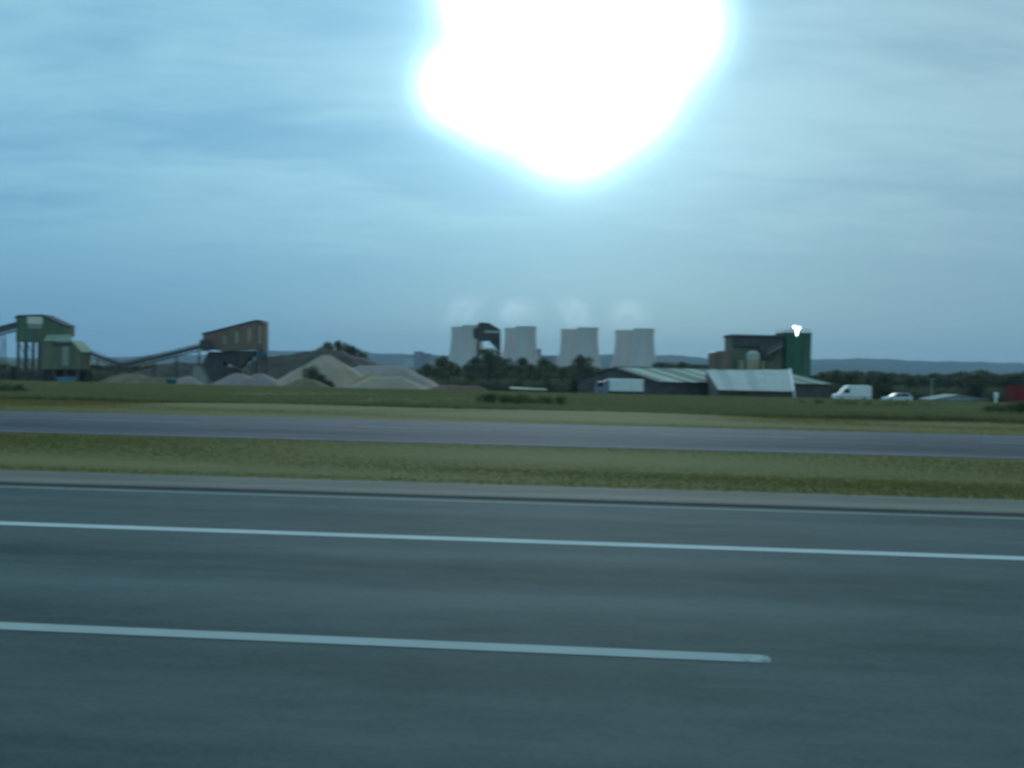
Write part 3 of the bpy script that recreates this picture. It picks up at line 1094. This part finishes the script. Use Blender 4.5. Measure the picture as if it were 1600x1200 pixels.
# ------------------------------------------------------------------ second plant with rust coloured strips
f = Frame(365, 260)
pb = empty('screening_plant', f.loc, 'brown green screening house on legs with rusty vertical strips and sloping roof', 'industrial plant')
cladding(pb, 'housing', f.poly((317, 523), (396, 503), (404, 502), (411.5, 504), (411.5, 547), (398, 547), (390, 546), (347, 549), (332, 546), (317, 541)), 0, 5.2, 'brown_cladding')
rf = MB()
for p, q in (((315, 522.4), (396, 502)), ((396, 502), (404, 501)), ((404, 501), (412.3, 503.4))):
    p, q = f(*p), f(*q)
    rf.hexa([(p[0], -0.35, p[1]), (q[0], -0.35, q[1]), (q[0], 5.5, q[1]), (p[0], 5.5, p[1])],
            [(p[0], -0.35, p[1] + 0.25), (q[0], -0.35, q[1] + 0.25), (q[0], 5.5, q[1] + 0.25), (p[0], 5.5, p[1] + 0.25)])
rf.build('roof', 'dark_steel', pb)
for xa, xb, ya, yb, m in ((387, 392.5, 513, 534, 'rust_strip'), (404, 408.6, 510, 537, 'rust_strip'), (368, 372.5, 518, 536, 'faded_plate'), (349, 353, 525, 538, 'faded_plate')):
    s0, s1 = f(xa, yb), f(xb, ya)
    MB().box(s0[0], s1[0], -0.14, 0, s0[1], s1[1]).build('strip_panel', m, pb)
s0, s1 = f(317.5, 541), f(338, 530)
MB().prism(f.poly((315, 531), (330, 531), (336, 546), (322, 549), (315, 544)), -1.6, -0.02).build('feed_box', 'dark_steel', pb)
MB().prism(f.poly((398, 547.5), (411.5, 547.5), (411.5, 554), (405, 563), (400, 560)), .5, 5).build('chute', 'blue_steel', pb)
MB().prism(f.poly((345, 549.5), (396, 547.5), (392, 556), (372, 575), (350, 566)), 1.0, 4.6).build('hopper', 'dark_steel', pb)
for px, pt in ((347, 549), (365, 550), (394, 548), (409, 552)):
    for y in (0.5, 4.8):
        x, z = f(px, pt)
        MB().box(x - .28, x + .28, y - .28, y + .28, -0.3, z).build('leg', 'dark_steel', pb)
MB().prism(f.poly((322, 549), (345, 550), (346, 603), (304, 604), (306, 580)), 2, 5).build('support_wall', 'grey_steel', pb)
MB().prism(f.poly((304, 575), (314, 572), (330, 603), (301, 604)), -1.2, 1.96).build('ramp_block', 'faded_plate', pb)
MB().prism(f.poly((348, 572), (372, 577), (372, 604), (346, 604)), 1.0, 4.5).build('bin', 'dark_steel', pb)


def skip(px, base, D, wd_px, ht, m, label):
    f_ = Frame(px, D)
    root = empty('skip', f_.loc, label, 'skip')
    hw = wd_px * f_.s / 2
    b = MB()
    t = 0.08
    top = [(-hw, -.95, ht), (hw, -.95, ht), (hw, .95, ht), (-hw, .95, ht)]
    bot = [(-hw * .72, -.85, .12), (hw * .72, -.85, .12), (hw * .72, .85, .12), (-hw * .72, .85, .12)]
    inn_t = [(-hw + t, -.87, ht), (hw - t, -.87, ht), (hw - t, .87, ht), (-hw + t, .87, ht)]
    inn_b = [(-hw * .7, -.78, .22), (hw * .7, -.78, .22), (hw * .7, .78, .22), (-hw * .7, .78, .22)]
    b.add(bot + top + inn_t + inn_b, [(0, 3, 2, 1), (0, 1, 5, 4), (1, 2, 6, 5), (2, 3, 7, 6), (3, 0, 4, 7), (4, 5, 9, 8), (5, 6, 10, 9), (6, 7, 11, 10), (7, 4, 8, 11),
                                     (8, 9, 13, 12), (9, 10, 14, 13), (10, 11, 15, 14), (11, 8, 12, 15), (12, 13, 14, 15)])
    b.build('body', m, root)
    r_ = MB()
    for y in (-1.0, 1.0):
        r_.bar((-hw, y, ht), (hw, y, ht), 0.12)
    r_.build('rim', m, root)
    for sx in (-.45, .45):
        for y in (-1.0, 1.0):
            MB().tube((hw * sx, y - .08, ht * .6), (hw * sx, y + .08, ht * .6), 0.07, n=8).build('lifting_lug', 'dark_steel', root)
    return root


skip(104, 603, 205, 27, 1.6, 'skip_blue', 'pale blue skip below the tall screening plant')
skip(268, 603, 205, 13, 1.5, 'skip_teal', 'small teal skip left of the brown striped plant')

# ------------------------------------------------------------------ far loading hopper in front of the first cooling towers
f = Frame(762, 380)
hop = empty('loading_hopper', f.loc, 'dark loading hopper tower on splayed legs in front of the first cooling towers', 'hopper')
cladding(hop, 'housing', f.poly((746, 507), (750, 503.5), (764, 504.5), (782, 515), (782, 531), (746, 533)), 0, 7, 'dark_steel')
s0, s1 = f(757, 520), f(780, 517)
MB().box(s0[0], s1[0], -0.25, 0, s0[1], s1[1]).build('window_band', 'silo_top', hop)
MB().prism(f.poly((739, 514), (745.6, 511), (745.6, 530), (740, 528)), 1, 6).build('side_box', 'dark_steel', hop)
MB().prism(f.poly((764, 533), (782, 531.4), (782, 548), (777, 548), (772, 541)), 0.5, 6.5).build('chute', 'dark_steel', hop)
for px, pt in ((747, 533), (779, 548)):
    for y in (0.5, 6.5):
        x, z = f(px, pt)
        MB().bar((x, y, z), (x + (0.6 if px > 760 else -0.6), y, -0.3), 0.9).build('leg', 'dark_steel', hop)
br = MB()
for y in (0.5, 6.5):
    xa, z = f(747, 545); xb = f(779, 548)[0]
    br.bar((xa, y, z), (xb, y, z - 6), 0.35)
    br.bar((xa, y, z - 6.5), (xb, y, z - 1), 0.35)
br.build('bracing', 'dark_steel', hop)['kind'] = 'stuff'

# ------------------------------------------------------------------ power station
def cooling_tower(px, D, label):
    q = spot(px, 560, D)
    gz = ground_z(q.x, D)
    H, rb, rt, rthr, zthr = 106.5, 36.0, 25.0, 24.2, 86.0
    root = empty('cooling_tower', (q.x, D, gz), label, 'cooling tower', 'cooling towers of the power station')
    prof = []
    a2 = (zthr - 8) / math.sqrt((rb / rthr) ** 2 - 1)
    a3 = (H - zthr) / math.sqrt((rt / rthr) ** 2 - 1)
    for i in range(26):
        z = 8 + (H - 8) * i / 25
        a = a2 if z < zthr else a3
        prof.append((rthr * math.sqrt(1 + ((z - zthr) / a) ** 2), z))
    shell = MB().lathe(prof + [(r - 0.9, z) for r, z in reversed(prof)], 48)
    shell.build('shell', 'tower_concrete', root, smooth=True)
    rim = MB().lathe([(rt + .02, H - 1.6), (rt + .7, H - 1.4), (rt + .7, H + .2), (rt - 1.2, H + .2), (rt - 1.2, H - 1)], 48)
    rim.build('rim', 'tower_concrete', root)
    legs = MB()
    for i in range(36):
        a0, a1 = 2 * math.pi * i / 36, 2 * math.pi * (i + .5) / 36
        legs.bar((rb * 1.03 * math.cos(a0), rb * 1.03 * math.sin(a0), 0), (rb * .995 * math.cos(a1), rb * .995 * math.sin(a1), 8.3), 0.9)
        legs.bar((rb * 1.03 * math.cos(a1 + math.pi / 36), rb * 1.03 * math.sin(a1 + math.pi / 36), 0), (rb * .995 * math.cos(a1), rb * .995 * math.sin(a1), 8.3), 0.9)
    legs.build('support_columns', 'tower_concrete', root)['kind'] = 'stuff'
    MB().lathe([(rb + 3, -0.5), (rb + 3, 1.6), (rb + 2.2, 1.6), (rb + 2.2, 0.2), (0.1, 0.2)], 36).build('basin', 'tower_concrete', root)
    return root, q.x, gz


tower_spots = [(737.5, 2100, 'front cooling tower of the leftmost pair, half hidden by the dark loading hopper'), (821, 2100, 'front cooling tower of the second pair from the left'),
               (917.5, 2100, 'front cooling tower of the third pair, above the round dark tree'), (1005, 2100, 'front cooling tower of the rightmost pair, above the left end of the shed roof'),
               (720, 2200, 'rear cooling tower of the leftmost pair, first tower from the left'), (803, 2200, 'rear cooling tower of the second pair, just right of the dark loading hopper'),
               (891, 2200, 'rear cooling tower of the third pair, peeking out on its left'), (976, 2200, 'rear cooling tower of the rightmost pair, peeking out on its left')]


def steam_mat():
    m = bpy.data.materials.new('steam')
    m.use_nodes = True
    t = NT(m.node_tree)
    co = t.new('ShaderNodeTexCoord').outputs['Object']
    r = t.vmath('LENGTH', co)
    n = t.noise(co, 2.3, 4.0, 0.6)
    fade = t.ramp(r, 1.0, 0.0)
    dens = t.math('MULTIPLY', t.math('MULTIPLY', fade, fade), t.ramp(n, 0.38, 0.72))
    vs_ = t.new('ShaderNodeVolumePrincipled')
    vs_.inputs['Color'].default_value = (0.95, 0.97, 1.0, 1)
    vs_.inputs['Density Attribute'].default_value = ''
    vs_.inputs['Anisotropy'].default_value = 0.65
    t.put(vs_.inputs['Density'], t.math('MULTIPLY', dens, 0.0125))
    o = t.new('ShaderNodeOutputMaterial')
    t.put(o.inputs['Volume'], vs_.outputs[0])
    return m


STEAM = steam_mat()
ico = None
for i, (px, D, lab) in enumerate(tower_spots):
    root, x, gz = cooling_tower(px, D, lab)
    mb = MB()
    pf = [(0.001, -1.0)] + [(math.sin(math.pi * j / 12), -math.cos(math.pi * j / 12)) for j in range(1, 12)] + [(0.001, 1.0)]
    if ico is None:
        mb.lathe(pf, 20)
        pl = mb.build('steam_plume', STEAM)
        ico = pl
    else:
        pl = ico.copy()
        COL.objects.link(pl)
    pl.location = (x + random.uniform(-14, 10) - 10, D, gz + 107 + 40)
    pl.scale = (random.uniform(84, 120), 50, random.uniform(58, 76))
    pl.rotation_euler = (0, R(random.uniform(-30, 20)), random.uniform(0, 6))
    tag(pl, 'faint white steam rising from a cooling tower', None, 'steam over the cooling towers', 'stuff')


def block(name, D, rects, label, cat, depth=30):
    f_ = Frame(sum(r[0] + r[1] for r in rects) / 2 / len(rects), D)
    root = empty(name, f_.loc, label, cat)
    for i, (xa, xb, top, m) in enumerate(rects):
        x0_, z = f_(xa, top)
        x1_ = f_(xb, top)[0]
        MB().box(x0_, x1_, i * 3.0, depth + i * 3.0, -0.5, z).build('hall', m, root)
        MB().box(x0_ - 1, x1_ + 1, i * 3.0 - 1, depth + i * 3.0 + 1, z + 0.01, z + 1.6).build('roof', 'boiler_grey', root)
    return root


block('power_station_hall', 2400, [(632, 646.5, 558, 'boiler_pale'), (647, 661, 550, 'boiler_grey'), (661.5, 672, 553, 'boiler_grey'), (676, 700, 557, 'boiler_pink')],
      'pale and grey power station halls far off to the left of the cooling towers', 'building')
block('power_station_hall', 2450, [(836, 846, 546, 'boiler_grey'), (847, 868, 557, 'boiler_grey')], 'small grey hall beside the second pair of cooling towers', 'building')

# ------------------------------------------------------------------ green asphalt plant
f = Frame(1192, 290)
ap = empty('asphalt_plant', f.loc, 'tall dark green asphalt plant behind the shed, with a pale silo in front', 'industrial plant')
cladding(ap, 'main_house', f.poly((1146, 526), (1226.4, 526), (1226.4, 612), (1146, 612)), 2, 12, 'olive_cladding')
s0, s1 = f(1145, 540), f(1226, 529)
MB().box(s0[0], s1[0], 0.6, 1.98, s0[1], s1[1]).build('gallery', 'dark_steel', ap)
s0, s1 = f(1144, 526), f(1226.6, 524)
MB().box(s0[0], s1[0], 0.2, 12.4, s0[1] + .02, s1[1]).build('roof', 'grey_steel', ap)
s0, s1 = f(1227, 612), f(1268, 522)
tw = MB().box(s0[0], s1[0], 0, 11, s0[1], s1[1]).build('tower', 'bright_green_cladding', ap)
s0, s1 = f(1226.6, 522), f(1268.6, 520)
MB().box(s0[0], s1[0], -0.3, 11.3, s0[1] + .02, s1[1]).build('tower_roof', 'green_cladding', ap)
x0_, z0_ = f(1229, 520); x1_, z1_ = f(1266, 514.5)
rl = MB()
for y in (0.3, 10.7):
    rl.bar((x0_, y, z1_), (x1_, y, z1_), 0.1)
    rl.bar((x0_, y, (z0_ + z1_) / 2), (x1_, y, (z0_ + z1_) / 2), 0.08)
    for i in range(7):
        xx = x0_ + (x1_ - x0_) * i / 6
        rl.bar((xx, y, z0_ + .03), (xx, y, z1_), 0.09)
rl.build('railing', 'green_cladding', ap)['kind'] = 'stuff'
s0, s1 = f(1255, 612), f(1262, 530)
MB().box(s0[0], s1[0], -0.1, 0, s0[1], s1[1]).build('ladder_panel', 'green_cladding', ap)
cladding(ap, 'annex', f.poly((1117, 551), (1122, 549), (1145.6, 547), (1145.6, 612), (1117, 612)), 1, 10, 'brown_cladding')
cx, zt = f(1172.5, 550)
zb = f(1172.5, 612)[1]
MB().tube((cx, -3.2, zb), (cx, -3.2, f(1172.5, 562)[1]), 2.0, n=20).build('silo', 'silo_cream', ap, smooth=False)
zs = f(1172.5, 562)[1]
MB().lathe([(2.02, zs), (2.05, zs + 0.2), (2.05, zt - .6), (1.1, zt + .3), (0.02, zt + .4)], 20, cx, -3.2).build('silo_top', 'silo_top', ap)
for xa, xb, top in ((1153, 1160, 563), (1186, 1191, 564)):
    s0, s1 = f(xa, 612), f(xb, top)
    MB().box(s0[0], s1[0], -2.2, 0.5, s0[1], s1[1]).build('bin', 'silo_cream', ap)
p, q = f(1198, 553), f(1222, 540)
st = MB()
st.bar((p[0], -0.6, p[1]), (q[0], -0.6, q[1]), 1.0, 0.35)
for y in (-1.1, -0.1):
    st.bar((p[0], y, p[1] + 1), (q[0], y, q[1] + 1), 0.08)
st.build('stairway', 'pale_green_sheet', ap)
MB().prism(f.poly((1186, 541), (1220, 541), (1212, 560), (1194, 560)), 0.3, 1.9).build('hopper', 'dark_steel', ap)

# floodlight fixed to the top of the tower face
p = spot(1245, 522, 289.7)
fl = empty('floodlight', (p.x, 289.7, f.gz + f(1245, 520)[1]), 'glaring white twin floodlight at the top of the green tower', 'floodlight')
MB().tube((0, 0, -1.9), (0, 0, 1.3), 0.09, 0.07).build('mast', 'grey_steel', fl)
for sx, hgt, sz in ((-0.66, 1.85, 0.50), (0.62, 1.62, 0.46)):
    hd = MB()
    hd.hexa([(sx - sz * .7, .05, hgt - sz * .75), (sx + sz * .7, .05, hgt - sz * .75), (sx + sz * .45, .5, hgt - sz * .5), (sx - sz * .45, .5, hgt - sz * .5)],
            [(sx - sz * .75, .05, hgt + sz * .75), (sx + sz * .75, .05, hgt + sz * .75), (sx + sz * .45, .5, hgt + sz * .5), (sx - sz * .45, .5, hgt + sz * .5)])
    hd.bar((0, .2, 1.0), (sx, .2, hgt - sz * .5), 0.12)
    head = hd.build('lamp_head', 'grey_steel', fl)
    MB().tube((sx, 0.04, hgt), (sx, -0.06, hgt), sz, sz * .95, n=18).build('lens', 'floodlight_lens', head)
MB().prism([(-.50, 1.25), (.50, 1.25), (.16, -.5), (.03, -1.3), (-.03, -1.3), (-.12, -.5)], -.16, -.1).build('lens', 'floodlight_lens', fl)  # glowing wedge added below the heads to draw the tapering glare, no actual lens

# ------------------------------------------------------------------ long low shed with sheeted roof
TH = R(25)
ex, ey = Vector((math.cos(TH), math.sin(TH), 0)), Vector((-math.sin(TH), math.cos(TH), 0))
D0 = 185.0
c0 = spot(1030, 597, D0)
gz0 = -3.75
shed = empty('industrial_shed', (c0.x, D0, gz0), 'long low shed with pale striped sheet roof and a bright roofed bay', 'shed', rz=TH)
L_, HW = 48.0, 17.7
ze, zr = c0.z - gz0, 2.45 - gz0
MB().box(0.4, L_ - 0.4, 0.5, 0.75, -0.4, ze - 0.05).build('front_wall', 'shed_wall', shed)
MB().box(0.4, L_ - 0.4, 2 * HW - 0.75, 2 * HW - 0.5, -0.4, ze - 0.05).build('rear_wall', 'shed_wall', shed)
for x in (0.45, L_ - 0.75):
    MB().add([(x, .76, -.4), (x, 2 * HW - .76, -.4), (x, 2 * HW - .76, ze - .1), (x, HW, zr - .15), (x, .76, ze - .1),
              (x + .25, .76, -.4), (x + .25, 2 * HW - .76, -.4), (x + .25, 2 * HW - .76, ze - .1), (x + .25, HW, zr - .15), (x + .25, .76, ze - .1)],
             [(0, 1, 2, 3, 4), (9, 8, 7, 6, 5), (0, 5, 6, 1), (1, 6, 7, 2), (2, 7, 8, 3), (3, 8, 9, 4), (4, 9, 5, 0)]).build('gable_wall', 'shed_wall', shed)
ns = 24
for i in range(ns):
    xa, xb = L_ * i / ns + 0.03, L_ * (i + 1) / ns - 0.03
    lift = 0.05 if i % 2 else 0.0
    mname = 'roof_sheet_pale' if i % 3 == 1 or i in (2, 9, 16) else 'roof_sheet_grey'
    MB().hexa([(xa, -0.3, ze + lift), (xb, -0.3, ze + lift), (xb, HW - .02, zr + lift), (xa, HW - .02, zr + lift)],
              [(xa, -0.3, ze + lift + .08), (xb, -0.3, ze + lift + .08), (xb, HW - .02, zr + lift + .08), (xa, HW - .02, zr + lift + .08)]).build('roof_sheet', mname, shed)
MB().hexa([(0, HW + .02, zr), (L_, HW + .02, zr), (L_, 2 * HW + .3, ze), (0, 2 * HW + .3, ze)],
          [(0, HW + .02, zr + .1), (L_, HW + .02, zr + .1), (L_, 2 * HW + .3, ze + .1), (0, 2 * HW + .3, ze + .1)]).build('rear_roof', 'roof_sheet_grey', shed)
MB().bar((-.1, HW, zr + .2), (L_ + .1, HW, zr + .2), 0.7, 0.16).build('ridge_cap', 'roof_sheet_grey', shed)
MB().hexa([(-.25, -.4, ze - .45), (-.05, -.4, ze - .45), (-.05, HW, zr - .45), (-.25, HW, zr - .45)],
          [(-.25, -.4, ze + .12), (-.05, -.4, ze + .12), (-.05, HW, zr + .12), (-.25, HW, zr + .12)]).build('bargeboard', 'dark_steel', shed)
inv = (Matrix.Translation(shed.location) @ Matrix.Rotation(TH, 4, 'Z')).inverted()
bl, br_, tr_, tl = (inv @ spot(*a) for a in ((1122, 609.5, 171), (1238, 612, 179), (1233, 578, 204), (1103, 579, 194)))
nb = 9
for i in range(nb):   # sheets of the bay
    a, b = i / nb, (i + 1) / nb
    q = [bl.lerp(br_, a + .001), bl.lerp(br_, b - .001), tl.lerp(tr_, b - .001), tl.lerp(tr_, a + .001)]
    up = Vector((0, 0, .06 if i % 2 else .1))
    MB().hexa(q, [v + up for v in q]).build('bay_roof_sheet', 'bay_sheet' if i not in (1, 4) else 'bay_sheet_dull', shed)
dn = Vector((0, 0, 1))
wl = MB()
lo = lambda v: Vector((v.x, v.y, -0.4))
off = Vector((0, 0, -0.12))
inn = (tr_ + tl - bl - br_) * 0.5
inn.z = 0
inn = inn.normalized() * 0.6
for p, q in ((bl, br_), (br_, tr_), (tl, bl)):
    n_ = (q - p).cross(dn).normalized() * 0.2
    p2, q2 = p + inn * (1 if p in (bl, br_) else 0), q + inn * (1 if q in (bl, br_) else 0)
    wl.hexa([lo(p2), lo(q2), lo(q2 - n_), lo(p2 - n_)], [p2 + off, q2 + off, q2 - n_ + off, p2 - n_ + off])
wl.build('bay_wall', 'shed_wall', shed)
MB().bar(br_ + Vector((.25, -.1, .1)), tr_ + Vector((.25, 0, .1)), 0.35, 0.5).build('bargeboard', 'white_paint', shed)
MB().bar(br_ + Vector((.3, -.1, .0)), Vector((br_.x + .5, br_.y - .1, -.3)), 0.35).build('downpipe', 'white_paint', shed)
MB().bar(bl + Vector((0, -.15, -.02)), br_ + Vector((0, -.15, -.02)), 0.16, 0.14).build('gutter', 'rust_strip', shed)

# small low building with a pale green roof
f = Frame(826, 178)
ls = empty('low_shed', f.loc, 'low hut with pale green sloping roof half sunk behind the weeds in the middle', 'shed')
hw = 29 * f.s
MB().box(-hw + .2, hw - .2, .2, 4.0, -.3, 1.0).build('wall', 'shed_wall', ls)
zt = f(826, 606)[1]
MB().hexa([(-hw, -.2, 0.95), (hw, -.2, .80), (hw, 4.3, zt - .3), (-hw, 4.3, zt)], [(-hw, -.2, 1.05), (hw, -.2, .90), (hw, 4.3, zt - .2), (-hw, 4.3, zt + .1)]).build('roof', 'pale_green_sheet', ls)

f = Frame(1500, 160)
ls = empty('low_shed', f.loc, 'low grey shed with shallow pale roof left of the white marker board', 'shed')
hw = 45 * f.s
pr = f.poly((1456, 624), (1498, 616.5), (1545, 624.5))
MB().box(-hw + .3, hw - .3, .3, 5, -.3, pr[0][1] - .1).build('wall', 'roof_sheet_grey', ls)
MB().prism([pr[0], pr[1], pr[2], (pr[2][0], pr[2][1] - .15), (pr[1][0], pr[1][1] - .15), (pr[0][0], pr[0][1] - .15)], 0, 5.3).build('roof', 'bay_sheet_dull', ls)
MB().prism([(pr[0][0] + .3, pr[0][1] - .12), (pr[1][0], pr[1][1] - .17), (pr[2][0] - .3, pr[2][1] - .12)], .25, .31).build('gable', 'bay_sheet_dull', ls)


# ------------------------------------------------------------------ vehicles
def wheel(root, x, y, r=0.36, wd=0.24):
    t = MB().tube((x, y - wd / 2, r), (x, y + wd / 2, r), r, n=18)
    o = t.build('wheel', 'tyre', root)
    s = -1 if y < 0 else 1
    MB().tube((x, y + s * (wd / 2), r), (x, y + s * (wd / 2 + .03), r), r * .6, r * .5, n=14).build('rim', 'rim_grey', o)


def panel(root, name, poly, side, hw, m, t=0.02):
    y0, y1 = (-hw - t, -hw + .03) if side < 0 else (hw - .03, hw + t)
    return MB().prism(poly, y0, y1).build(name, m, root)


# box lorry facing left
f = Frame(966, 165)
lor = empty('box_lorry', f.loc, 'white box lorry with blue grey cab in front of the dark shed gable', 'lorry')
x0_, x1_ = f(951, 600)[0], f(1004, 600)[0]
zt = f(970, 592)[1]
MB().box(x0_, x1_, -1.22, 1.22, 0.95, zt).build('box_body', 'white_paint', lor, bevel=0.06)
xm, xh = f(930, 600)[0], x0_ - 0.15
MB().prism([(xm, .5), (xh, .5), (xh, 2.7), (xm + .55, 2.7), (xm + .05, 1.6)], -1.1, 1.1).build('cab', 'cab_blue', lor, bevel=0.06)
MB().prism([(xm + .13, 1.75), (xm + .55, 2.55), (xm + 1.35, 2.55), (xm + 1.35, 1.75)], -1.115, -1.08).build('side_window', 'glass_dark', lor)
MB().hexa([(xm + .05, -.95, 1.68), (xm + .05, .95, 1.68), (xm + .08, .95, 1.66), (xm + .08, -.95, 1.66)], [(xm + .46, -.95, 2.58), (xm + .46, .95, 2.58), (xm + .49, .95, 2.56), (xm + .49, -.95, 2.56)]).build('windscreen', 'glass_dark', lor)
MB().box(xm + .3, x1_ - .1, -.5, .5, .6, .94).build('chassis', 'dark_steel', lor)
MB().box(x1_ - .12, x1_ + .05, -1.1, 1.1, .45, .6).build('rear_bumper', 'dark_steel', lor)
MB().prism([(x0_ - .2, 2.72), (x0_ - .2, zt - .1), (x0_ - 1.0, 2.72)], -.9, .9).build('wind_deflector', 'cab_blue', lor)
for x in (xm + .9, x1_ - 1.6):
    for y in (-1.0, 1.0):
        wheel(lor, x, y, .46, .28)

# white van facing left
f = Frame(1331, 148)
van = empty('panel_van', f.loc, 'white high roofed van facing left, just right of the shed', 'van')
hl = 3.0
prof = [(-hl, .42), (-hl, .95), (-hl + .25, 1.15), (-hl + .95, 1.35), (-hl + 1.65, 2.25), (-hl + 2.1, 2.62), (-hl + 2.6, 2.72), (hl - .25, 2.72), (hl - .05, 2.5), (hl, .42)]
MB().prism(prof, -.98, .98).build('body', 'van_white', van, bevel=0.08)
for sd in (-1, 1):
    panel(van, 'side_window', [(-hl + 1.1, 1.42), (-hl + 1.72, 2.1), (-hl + 2.3, 2.1), (-hl + 2.3, 1.42)], sd, .98, 'glass_dark')
    panel(van, 'door_seam', [(-hl + 2.42, .6), (-hl + 2.42, 2.4), (-hl + 2.45, 2.4), (-hl + 2.45, .6)], sd, .98, 'grey_steel', .006)
    panel(van, 'side_trim', [(-hl + .1, .75), (-hl + .1, .85), (hl - .1, .85), (hl - .1, .75)], sd, .98, 'grey_steel', .012)
MB().hexa([(-hl + .98, -.82, 1.42), (-hl + .98, .82, 1.42), (-hl + 1.03, .82, 1.40), (-hl + 1.03, -.82, 1.40)],
          [(-hl + 1.59, -.78, 2.22), (-hl + 1.59, .78, 2.22), (-hl + 1.64, .78, 2.20), (-hl + 1.64, -.78, 2.20)]).build('windscreen', 'glass_dark', van)
for y in (-.72, .72):
    MB().box(-hl - .02, -hl + .2, y - .18, y + .18, .8, 1.0).build('headlight', 'lamp_clear', van)
    MB().box(hl - .05, hl + .03, y * 1.2 - .07, y * 1.2 + .07, .9, 1.4).build('tail_light', 'lamp_red', van)
for x in (-hl + 1.0, hl - 1.2):
    for y in (-.86, .86):
        wheel(van, x, y)

# pale hatchback facing left
f = Frame(1402, 134)
car = empty('hatchback', f.loc, 'pale silver hatchback facing left between the white van and the low grey shed', 'car')
hl = 2.05
mat('car_silver', (0.66, 0.68, 0.68), 0.7, 0.03, 0.8)
MB().prism([(-hl, .3), (-hl, .62), (-hl + .2, .78), (-hl + 1.05, .92), (hl - .05, .98), (hl, .3)], -.86, .86).build('body', 'car_silver', car, bevel=0.07)
MB().prism([(-hl + .95, .9), (-hl + 1.75, 1.42), (-hl + 2.3, 1.48), (hl - .55, 1.44), (hl - .08, .95)], -.74, .74).build('cabin', 'car_silver', car, bevel=0.06)
for sd in (-1, 1):
    panel(car, 'side_window', [(-hl + 1.2, .98), (-hl + 1.82, 1.36), (-hl + 2.3, 1.39), (-hl + 2.3, .98)], sd, .74, 'glass_dark')
    panel(car, 'side_window', [(-hl + 2.38, .98), (-hl + 2.38, 1.39), (hl - .7, 1.36), (hl - .4, 1.0)], sd, .74, 'glass_dark')
MB().hexa([(-hl + .98, -.66, .96), (-hl + .98, .66, .96), (-hl + 1.03, .66, .93), (-hl + 1.03, -.66, .93)],
          [(-hl + 1.68, -.6, 1.42), (-hl + 1.68, .6, 1.42), (-hl + 1.73, .6, 1.39), (-hl + 1.73, -.6, 1.39)]).build('windscreen', 'glass_dark', car)
for y in (-.62, .62):
    MB().box(-hl - .02, -hl + .25, y - .16, y + .16, .6, .74).build('headlight', 'lamp_clear', car)
    MB().box(hl - .06, hl + .02, y * 1.15 - .1, y * 1.15 + .1, .68, .9).build('tail_light', 'lamp_red', car)
for x in (-hl + .8, hl - .8):
    for y in (-.78, .78):
        wheel(car, x, y, .31, .2)

# white marker board
f = Frame(1557, 120)
mb_ = empty('marker_board', f.loc, 'small white upright marker board on a post at the right, beside the low grey shed', 'sign')
zt = f(1557, 613)[1]
MB().box(-.28, .28, -.03, .03, zt - .75, zt).build('board', 'white_paint', mb_, bevel=0.01)
MB().box(-.16, .16, .031, .10, -.2, zt - .1).build('post', 'white_paint', mb_)

# red container at the right edge
f = Frame(1582, 172)
rc = empty('shipping_container', f.loc, 'red container cut by the right edge of the photo', 'container')
zt = f(1590, 603)[1]
Lc = 6.1
MB().box(0.06, Lc - .06, .06, 2.38, .16, zt - .06).build('body', 'red_paint', rc)
cr = MB()
for i in range(22):
    xx = .25 + i * (Lc - .5) / 21
    for y in (0.0, 2.38):
        cr.box(xx - .07, xx + .07, y, y + .058, .2, zt - .12)
cr.build('corrugation', 'red_paint', rc)['kind'] = 'stuff'
fr = MB()
for x in (0, Lc - .12):
    for y in (0, 2.32):
        fr.box(x, x + .12, y - .01, y + .13, 0, zt)
for z in (0.03, zt - .14):
    for y in (-.005, 2.33):
        fr.box(.121, Lc - .121, y, y + .12, z, z + .13)
fr.build('frame', 'red_paint', rc)
for y in (.3, .9, 1.5, 2.1):
    MB().tube((-.03, y, .2), (-.03, y, zt - .2), .03, n=8).build('lock_rod', 'grey_steel', rc)

# thin lamp post
f = Frame(1456, 185)
lp = empty('lamp_post', f.loc, 'thin pale lamp post rising above the low grey shed', 'lamp post')
zt = f(1456, 592)[1]
MB().tube((0, 0, -.2), (0, 0, zt), .12, .07, 10).build('pole', 'roof_sheet_pale', lp)
MB().bar((0, 0, zt), (.9, -.3, zt + .15), .08).build('arm', 'roof_sheet_pale', lp)
MB().hexa([(.7, -.45, zt + .1), (1.3, -.55, zt + .15), (1.3, -.25, zt + .15), (.7, -.2, zt + .1)],
          [(.75, -.4, zt + .24), (1.25, -.5, zt + .28), (1.25, -.3, zt + .28), (.75, -.25, zt + .24)]).build('lantern', 'grey_steel', lp)

# ------------------------------------------------------------------ haze over the plain
hz = MB().box(-11500, 11500, -700, 11800, -7.4, 360).build('haze', 'paint')
hz.data.materials.clear()
hm = bpy.data.materials.new('haze')
hm.use_nodes = True
t = NT(hm.node_tree)
pv = t.new('ShaderNodeVolumePrincipled')
pv.inputs['Color'].default_value = (0.62, 0.80, 1.0, 1)
pv.inputs['Density'].default_value = 0.00009
pv.inputs['Density Attribute'].default_value = ''
o = t.new('ShaderNodeOutputMaterial')
t.put(o.inputs['Volume'], pv.outputs[0])
hz.data.materials.append(hm)
tag(hz, kind='stuff')
